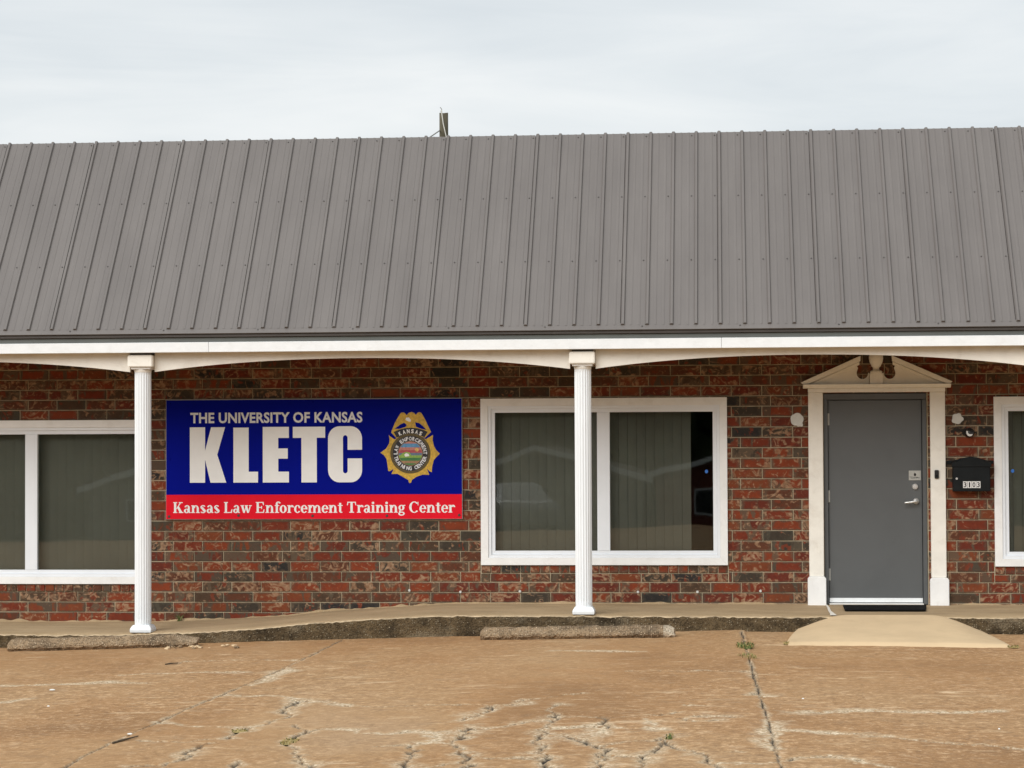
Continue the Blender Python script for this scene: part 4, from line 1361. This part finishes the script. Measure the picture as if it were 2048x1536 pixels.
for i, ch in enumerate('3103'):
    x0 = 2.414 + i * 0.0438
    pn = MB().box(x0, x0 + 0.0405, -0.1172, -0.1152, 1.174, 1.241).build('number_plate', 'lens_white', mbx)
    vs_, fs_ = text_mesh(ch, 0.013 if ch == '1' else 0.027, 0.02)
    w_ = max(v[0] for v in vs_)
    MB().add([(x0 + 0.0202 - w_ / 2 + x, -0.1177, 1.183 + y * 0.049) for x, y in vs_], fs_).build('digit', 'black_plastic', pn)

db = empty('doorbell', (2.161, -0.05, 1.268))
tag(db, 'small black doorbell on the white door pilaster nearest the mailbox', 'doorbell')
MB().box(2.140, 2.182, -0.062, -0.0405, 1.268, 1.354).build('housing', 'black_plastic', db, bevel=0.005, segs=2)
MB().ycyl(2.161, 1.295, -0.065, -0.0622, 0.011, 16).build('button', 'black_metal', db)

sl_ = empty('motion_light', (2.49, -0.05, 1.69))
tag(sl_, 'small black motion light with white lens above the mailbox', 'light')
MB().ycyl(2.492, 1.728, -0.020, -0.002, 0.048, 24).build('base', 'black_plastic', sl_, bevel=0.003)
mb = MB()
vs, fs = [], []
for j in range(9):
    ph = j / 8 * math.pi / 2
    for k in range(24):
        a = 2 * math.pi * k / 24
        vs.append((2.490 + 0.055 * math.cos(ph) * math.cos(a), -0.020 - 0.065 * math.sin(ph), 1.728 + 0.050 * math.cos(ph) * math.sin(a)))
for j in range(8):
    for k in range(24):
        fs.append((j * 24 + k, j * 24 + (k + 1) % 24, (j + 1) * 24 + (k + 1) % 24, (j + 1) * 24 + k))
mesh_obj('housing', vs, fs, 'black_plastic', sl_, smooth=True)
MB().prism([(2.456, 1.748), (2.456, 1.716), (2.470, 1.696), (2.490, 1.690), (2.510, 1.696), (2.520, 1.716), (2.504, 1.712), (2.484, 1.714), (2.470, 1.726), (2.470, 1.744)], -0.092, -0.07).build('lens', 'lens_white', sl_, bevel=0.002)

MB().add([(1.205, -0.26, 0.004), (2.03, -0.25, 0.004), (1.97, -0.86, 0.001), (1.19, -0.87, 0.001), (1.205, -0.26, 0.016), (2.03, -0.25, 0.016), (1.97, -0.86, 0.013), (1.19, -0.87, 0.013)],
         [(0, 1, 5, 4), (1, 2, 6, 5), (2, 3, 7, 6), (3, 0, 4, 7), (4, 5, 6, 7), (3, 2, 1, 0)]).build('doormat', 'black_rubber', bevel=0.003)
dm = bpy.data.objects['doormat']
tag(dm, 'thin black rubber doormat lying before the grey door', 'doormat')


# ------------------------------------------------------------------ concrete wheel stops, chips
def wheel_stop(x0, x1, y0, y1, hgt, seed, label, brk0, brk1, endn):
    N, vs, fs = 110, [], []
    prof = [(-0.075, 0.0), (-0.100, 0.016), (-0.112, 0.026), (-0.112, 0.045), (-0.104, 0.056), (-0.075, 0.082), (-0.045, 0.102), (-0.02, 0.108), (0.03, 0.108), (0.055, 0.100), (0.08, 0.06), (0.09, 0.0)]
    M = len(prof)
    for i in range(N + 1):
        u = i / N
        x = x0 + (x1 - x0) * u
        y = y0 + (y1 - y0) * u
        e = min(1.0, (u + 0.003) / brk0, (1 - u + 0.003) / brk1)
        e = e ** 0.45
        for j, (dy, dz) in enumerate(prof):
            q_ = Vector((x * 1.0 + seed, dy * 8, dz * 8))
            ns = noise.noise(Vector((x * 14, dy * 30, dz * 30 + seed))) * 0.008 + noise.noise(Vector((x * 38, dy * 60, dz * 60 + seed))) * 0.006
            z = lot_z(x) + dz * hgt / 0.108 * (0.55 + 0.45 * e) + (ns if j not in (0, M - 1) else 0)
            if j in (0, M - 1): z = lot_z(x) - 0.012
            ex = noise.noise(Vector((seed, dy * 25, dz * 22))) * 0.045 if i in (0, N) else (noise.noise(Vector((seed, dy * 25, dz * 22))) * 0.03 if i in (1, N - 1) else 0)
            vs.append((x + ex, y + dy * (0.75 + 0.25 * e) + ns, z))
    for i in range(N):
        for j in range(M - 1):
            a = i * M + j
            fs.append((a, a + 1, a + M + 1, a + M))
    fs.append(tuple(range(M)))
    fs.append(tuple(N * M + j for j in range(M - 1, -1, -1)))
    fm = [1 if i > N - endn else 0 for i in range(N) for j in range(M - 1)] + [0, 1 if endn else 0]
    o = mesh_obj('wheel_stop', vs, fs, None, mats=['stop_aggregate', 'broken_concrete'], fmat=fm)
    tag(o, label, 'wheel stop', 'old concrete wheel stops along the walk')


wheel_stop(-2.27, -0.44, -1.70, -1.92, 0.108, 3.0, 'weathered concrete wheel stop with pale broken end, before the window column', 0.02, 0.05, 7)
wheel_stop(-6.83, -5.02, -1.76, -1.66, 0.112, 8.0, 'weathered concrete wheel stop crumbling into rubble, by the column between window and sign', 0.02, 0.16, 0)


def chip(x, y, s, seed, mat='stop_aggregate'):
    rr = random.Random(seed)
    bm = bmesh.new()
    bmesh.ops.create_icosphere(bm, subdivisions=1, radius=1)
    for v in bm.verts:
        v.co *= rr.uniform(0.65, 1.15)
        v.co.z *= 0.5
        v.co.x *= 1.4
    me = bpy.data.meshes.new('concrete_chip')
    bm.to_mesh(me)
    bm.free()
    me.materials.append(MATS[mat])
    o = bpy.data.objects.new('concrete_chip', me)
    o.scale = (s, s, s)
    o.rotation_euler = (0, 0, rr.uniform(0, 6))
    o.location = (x, y, lot_z(x) + s * 0.25)
    link(o)
    tag(o, 'pale concrete chip in the rubble at the crumbled wheel stop end', 'chip', 'rubble beside the crumbled wheel stop')


rr = random.Random(11)
for i in range(26):
    u = rr.random()
    chip(-5.30 + u * 0.75, -1.84 - rr.uniform(-0.12, 0.22), rr.uniform(0.010, 0.032), 100 + i, 'ramp_concrete' if rr.random() < 0.5 else 'stop_aggregate')


# ------------------------------------------------------------------ weeds, litter, twigs
def tuft(name, x, y, rx, ry, n, h, mats, label, seed, z=None):
    rr = random.Random(seed)
    vs, fs, fm = [], [], []
    for i in range(n):
        a = rr.uniform(0, 2 * math.pi)
        q_ = math.sqrt(rr.random())
        bx, by = x + rx * q_ * math.cos(a), y + ry * q_ * math.sin(a)
        bz = (lot_z(bx) if z is None else z) - 0.006
        hh = h * rr.uniform(0.4, 1.1)
        la = rr.uniform(0, 2 * math.pi)
        lean = hh * rr.uniform(0.3, 1.4)
        w = rr.uniform(0.0025, 0.005)
        wx, wy = -math.sin(la) * w, math.cos(la) * w
        k = len(vs)
        mxp = (bx + math.cos(la) * lean * 0.4, by + math.sin(la) * lean * 0.4, bz + hh * 0.7)
        tip = (bx + math.cos(la) * lean, by + math.sin(la) * lean, bz + hh)
        vs += [(bx - wx, by - wy, bz), (bx + wx, by + wy, bz), (mxp[0] + wx, mxp[1] + wy, mxp[2]), (mxp[0] - wx, mxp[1] - wy, mxp[2]), tip]
        fs += [(k, k + 1, k + 2, k + 3), (k + 3, k + 2, k + 4)]
        m_ = 1 if rr.random() < 0.35 else 0
        fm += [m_, m_]
    # root crown that all blades grow from
    k = len(vs)
    bz = (lot_z(x) if z is None else z)
    vs.append((x, y, bz + 0.004))
    for j in range(14):
        a = 2 * math.pi * j / 14
        vs.append((x + rx * 0.9 * math.cos(a), y + ry * 0.9 * math.sin(a), bz - 0.008))
    for j in range(14):
        fs.append((k, k + 1 + j, k + 1 + (j + 1) % 14))
        fm.append(0)
    o = mesh_obj(name, vs, fs, None, mats=mats, fmat=fm)
    tag(o, label, 'weed')
    return o


G2 = ['grass_blade', 'dry_grass']
tuft('grass_tuft', 0.205, -3.05, 0.075, 0.25, 190, 0.034, G2, 'green grass tuft in the slab joint, close to the kerb', 1)
tuft('grass_tuft', 0.215, -4.05, 0.075, 0.22, 130, 0.026, ['dry_grass', 'grass_blade'], 'yellowish grass tuft in the slab joint, beyond a greener tuft', 2)
tuft('grass_tuft', -2.72, -9.02, 0.055, 0.16, 70, 0.018, ['dry_grass', 'grass_blade'], 'yellow green weeds in a crack of the broken slab', 3)
tuft('grass_tuft', -0.325, -9.20, 0.025, 0.14, 50, 0.022, G2, 'dark green weed where several wide cracks meet', 4)
tuft('grass_tuft', -3.17, -8.40, 0.06, 0.10, 45, 0.012, ['dry_grass', 'grass_blade'], 'low dry yellow weeds along a light crack', 5)
tuft('grass_tuft', 2.56, -2.80, 0.05, 0.08, 50, 0.020, ['dry_grass', 'grass_blade'], 'dry brown grass at the front corner of the beige ramp', 6)
tuft('grass_tuft', 0.575, -2.70, 0.03, 0.08, 40, 0.020, ['dry_grass', 'grass_blade'], 'dry grass against the flared side of the beige ramp', 7)
tuft('weed_sprig', -5.76 + 0.17, -0.05, 0.02, 0.02, 14, 0.11, ['grass_blade', 'grass_blade'], 'thin green sprig growing at the wall foot beside the column', 8, walk_z(-5.6))
for i, (x, y, lb) in enumerate(((-5.26, -5.64, 'white paper scrap on the open slab'), (-4.94, -6.81, 'small white crumb lying on the concrete'), (-3.86, -8.58, 'white scrap beside the long slab joint'), (0.56, -7.22, 'tiny white scrap on the slab before the ramp'), (1.72, -8.76, 'white speck of litter near the long pale crack'))):
    s = (0.030, 0.012, 0.022, 0.010, 0.010)[i]
    poly = [(math.cos(k * 1.0472) * s * rr.uniform(0.6, 1.1), math.sin(k * 1.0472) * s * rr.uniform(0.5, 0.9)) for k in range(6)]
    z = lot_z(x) + 0.008
    o = MB().add([(x + a, y + b, z) for a, b in poly] + [(x + a * 0.9, y + b * 0.9, z + 0.003 * (1.2 + math.sin(k))) for k, (a, b) in enumerate(poly)],
                 [tuple(range(6, 12))] + [(k, (k + 1) % 6, 6 + (k + 1) % 6, 6 + k) for k in range(6)]).build('paper_scrap', 'paper')
    tag(o, lb, 'litter')
for pts, lb in ((((-3.85, -9.05), (-3.82, -8.9), (-3.77, -8.72)), 'thin brown twig lying across the slab joint'), (((-4.83, -3.70), (-4.80, -3.62), (-4.74, -3.60)), 'short dark twig on the slab below the rubble')):
    o = MB().tube([(x, y, lot_z(x) + 0.012) for x, y in pts], [0.006, 0.007, 0.004], 6).build('twig', 'twig')
    tag(o, lb, 'twig')

# ------------------------------------------------------------------ utility pole behind the roof
pole = empty('utility_pole', (-7.30, 37.0, -0.3))
tag(pole, 'weathered wooden utility pole top rising behind the metal roof', 'pole')
vs, fs = [], []
N = 20
hs = [-0.4 + i * 0.45 for i in range(25)]
hs[-1] = 10.45
for z in hs:
    r = 0.155 - 0.0036 * z
    for k in range(N):
        a = 2 * math.pi * k / N
        q_ = r * (1 + 0.05 * noise.noise((math.cos(a) * 2, math.sin(a) * 2, z * 0.4)))
        vs.append((-7.302 + q_ * math.cos(a), 37 + q_ * math.sin(a), z + (0.012 * math.cos(a * 2) if z > 10.4 else 0)))
for j in range(len(hs) - 1):
    for k in range(N):
        fs.append((j * N + k, j * N + (k + 1) % N, (j + 1) * N + (k + 1) % N, (j + 1) * N + k))
fs.append(tuple((len(hs) - 1) * N + k for k in range(N)))
mesh_obj('shaft', vs, fs, 'pole_wood', pole, smooth=True)
MB().tube([(-7.345, 36.87, 10.52), (-7.335, 36.868, 10.40), (-7.30, 36.86, 10.15), (-7.255, 36.86, 9.95), (-7.21, 36.86, 9.75), (-7.20, 36.86, 8.0)], 0.014, 8).build('conduit', 'conduit', pole)
MB().tube([(-7.36, 36.95, 10.44), (-7.37, 36.95, 10.50), (-7.345, 36.93, 10.545), (-7.39, 36.93, 10.60)], 0.010, 6).build('bracket_wire', 'cable_grey', pole)
cp = []
A_, E_ = Vector((-7.41, 36.95, 9.98)), Vector((-6.18, 8.9, 4.79))
for k in range(13):
    u = k / 12
    q_ = A_.lerp(E_, u)
    q_.z -= 0.05 * math.sin(math.pi * u)
    cp.append(q_)
MB().tube(cp, 0.016, 6).build('service_cable', 'cable_grey', pole)

# ------------------------------------------------------------------ across the lot, behind the camera: only mirrored in the panes
def gz(X, Y): return far_z(X, Y)


def house(x, y, w, d, wh, rise, wallmat, label):
    z = gz(x, y)
    h = empty('house', (x, y, z))
    tag(h, label, 'house', 'houses across the street')
    mb = MB().box(x - w / 2, x + w / 2, y - d, y, z - 0.4, z + wh)
    mb.build('wall', wallmat, h)
    MB().prism([(x - w / 2, z + wh), (x + w / 2, z + wh), (x, z + wh + rise)], y - 0.1, y - 0.01).build('gable', wallmat, h)
    ov = 0.45
    sl2 = rise / (w / 2)
    for s in (-1, 1):
        p_ = [(x, z + wh + rise + 0.12), (x + s * (w / 2 + ov), z + wh - ov * sl2 + 0.12), (x + s * (w / 2 + ov), z + wh - ov * sl2), (x, z + wh + rise)]
        MB().prism(p_, y - d - 0.3, y + 0.45).build('roof_slope', 'roof_shingle', h)
        p_ = [(x, z + wh + rise + 0.16), (x + s * (w / 2 + ov), z + wh - ov * sl2 + 0.16), (x + s * (w / 2 + ov), z + wh - ov * sl2 - 0.10), (x, z + wh + rise - 0.10)]
        MB().prism(p_, y + 0.455, y + 0.50).build('barge_board', 'fascia_paint', h)
    for wx in (-w * 0.28, w * 0.26):
        f = MB().box(x + wx - 0.7, x + wx + 0.7, y, y + 0.06, z + 0.9, z + 2.1).build('window', 'vinyl', h)
        MB().box(x + wx - 0.62, x + wx + 0.62, y + 0.061, y + 0.07, z + 0.98, z + 2.02).build('pane', 'house_glass', f)
    MB().box(x - 0.45, x + 0.45, y, y + 0.05, z, z + 2.05).build('door', 'siding' if wallmat != 'siding' else 'house_brick', h)


house(-8.0, -78, 9.0, 10, 2.7, 1.45, 'siding', 'pale sided house with a white trimmed gable facing the lot')
house(2.6, -78, 11.0, 10, 2.7, 1.75, 'house_brick', 'red brick house with a white trimmed gable facing the lot')
house(-24.0, -80, 10.0, 10, 2.7, 1.6, 'siding', 'pale sided house standing beyond the grey parked car')


def car(x, y, rot, mat, label):
    z = gz(x, y) + 0.0
    c = empty('parked_car', (x, y, z))
    WPOS[c.name] = Vector((0, 0, 0))
    tag(c, label, 'car', 'cars parked at the far side of the lot')
    c.rotation_euler = (0, 0, rot)
    side = [(-2.25, 0.35), (-2.28, 0.62), (-2.15, 0.86), (-1.3, 0.93), (-0.95, 0.96), (-0.35, 1.40), (0.2, 1.45), (0.85, 1.42), (1.55, 1.02), (2.15, 0.98), (2.27, 0.80), (2.25, 0.38), (1.9, 0.26), (-1.9, 0.26)]
    vs, fs = [], []
    secs = [(-0.86, 0.93), (-0.80, 1.0), (0.80, 1.0), (0.86, 0.93)]
    for yy, k in secs:
        for (sx, sz) in side:
            tz = max(0.0, (sz - 0.93) / 0.52)
            vs.append((sx * (0.985 if abs(yy) > 0.85 else 1), yy * (1 - 0.22 * tz), 0.26 + (sz - 0.26) * (0.96 if abs(yy) > 0.85 else 1)))
    n = len(side)
    for j in range(3):
        for i in range(n):
            fs.append((j * n + i, j * n + (i + 1) % n, (j + 1) * n + (i + 1) % n, (j + 1) * n + i))
    fs += [tuple(range(n)), tuple(3 * n + i for i in range(n - 1, -1, -1))]
    mesh_obj('body', vs, fs, mat, c, bevel=0.03, segs=2)
    MB().add([(-0.93, -0.66, 0.99), (-0.93, 0.66, 0.99), (-0.42, 0.58, 1.375), (-0.42, -0.58, 1.375)], [(0, 1, 2, 3)]).add([(-0.95, -0.66, 0.97), (-0.95, 0.66, 0.97), (-0.44, 0.58, 1.385), (-0.44, -0.58, 1.385)], [(0, 1, 2, 3)]).build('windscreen', 'house_glass', c)
    for s in (-1, 1):
        MB().prism([(-0.80, 0.98), (1.25, 1.0), (0.80, 1.34), (-0.30, 1.34)], s * 0.82, s * 0.835).build('side_window', 'house_glass', c)
        MB().box(-2.285, -2.20, s * 0.72 - 0.14, s * 0.72 + 0.14, 0.62, 0.76).build('headlight', 'lens_white', c)
        for wx in (-1.38, 1.38):
            w_ = MB().ycyl(wx, 0.32, s * 0.72, s * 0.88, 0.32, 24).build('wheel', 'tyre', c, bevel=0.02)
            MB().ycyl(wx, 0.32, s * 0.881, s * 0.89, 0.19, 16).build('rim', 'chrome', w_)
    c.location = (x, y, z)


car(1.1, -41.5, R(-88), 'car_dark', 'dark parked car facing away from the brick building')
car(-5.6, -38.5, R(75), 'car_silver', 'silver grey parked car facing the brick building')

# far wood of foliage clumps, raised and widened to block low sky
rr = random.Random(5)
vs, fs = [], []
for i in range(42000):
    x = rr.uniform(-190, 170)
    top = 14 + 4 * noise.noise((x * 0.09, 0, 0)) + 2.5 * noise.noise((x * 0.35, 2, 0))
    z = gz(0, -96) + rr.uniform(-0.3, 1.0) ** 1.0 * top
    y = -96 + rr.uniform(-4, 4)
    s = rr.uniform(0.5, 1.2)
    a, b = rr.uniform(0, 6.28), rr.uniform(-0.9, 0.9)
    d1 = Vector((math.cos(a), math.sin(a), b)) * s
    d2 = Vector((-math.sin(a) * b, math.cos(a) * 0.4, 1)).normalized() * s
    c0 = Vector((x, y, z))
    k = len(vs)
    vs += [tuple(c0 - d1 - d2), tuple(c0 + d1 - d2 * 0.7), tuple(c0 + d1 * 0.8 + d2), tuple(c0 - d1 * 0.9 + d2 * 0.8)]
    fs.append((k, k + 1, k + 2, k + 3))
me = bpy.data.meshes.new('wood')
me.from_pydata(vs, [], fs)
me.materials.append(MATS['leafage'])
wd_o = link(bpy.data.objects.new('wood', me))
tag(wd_o, 'far dark green belt of trees behind the houses', 'trees', kind='stuff')
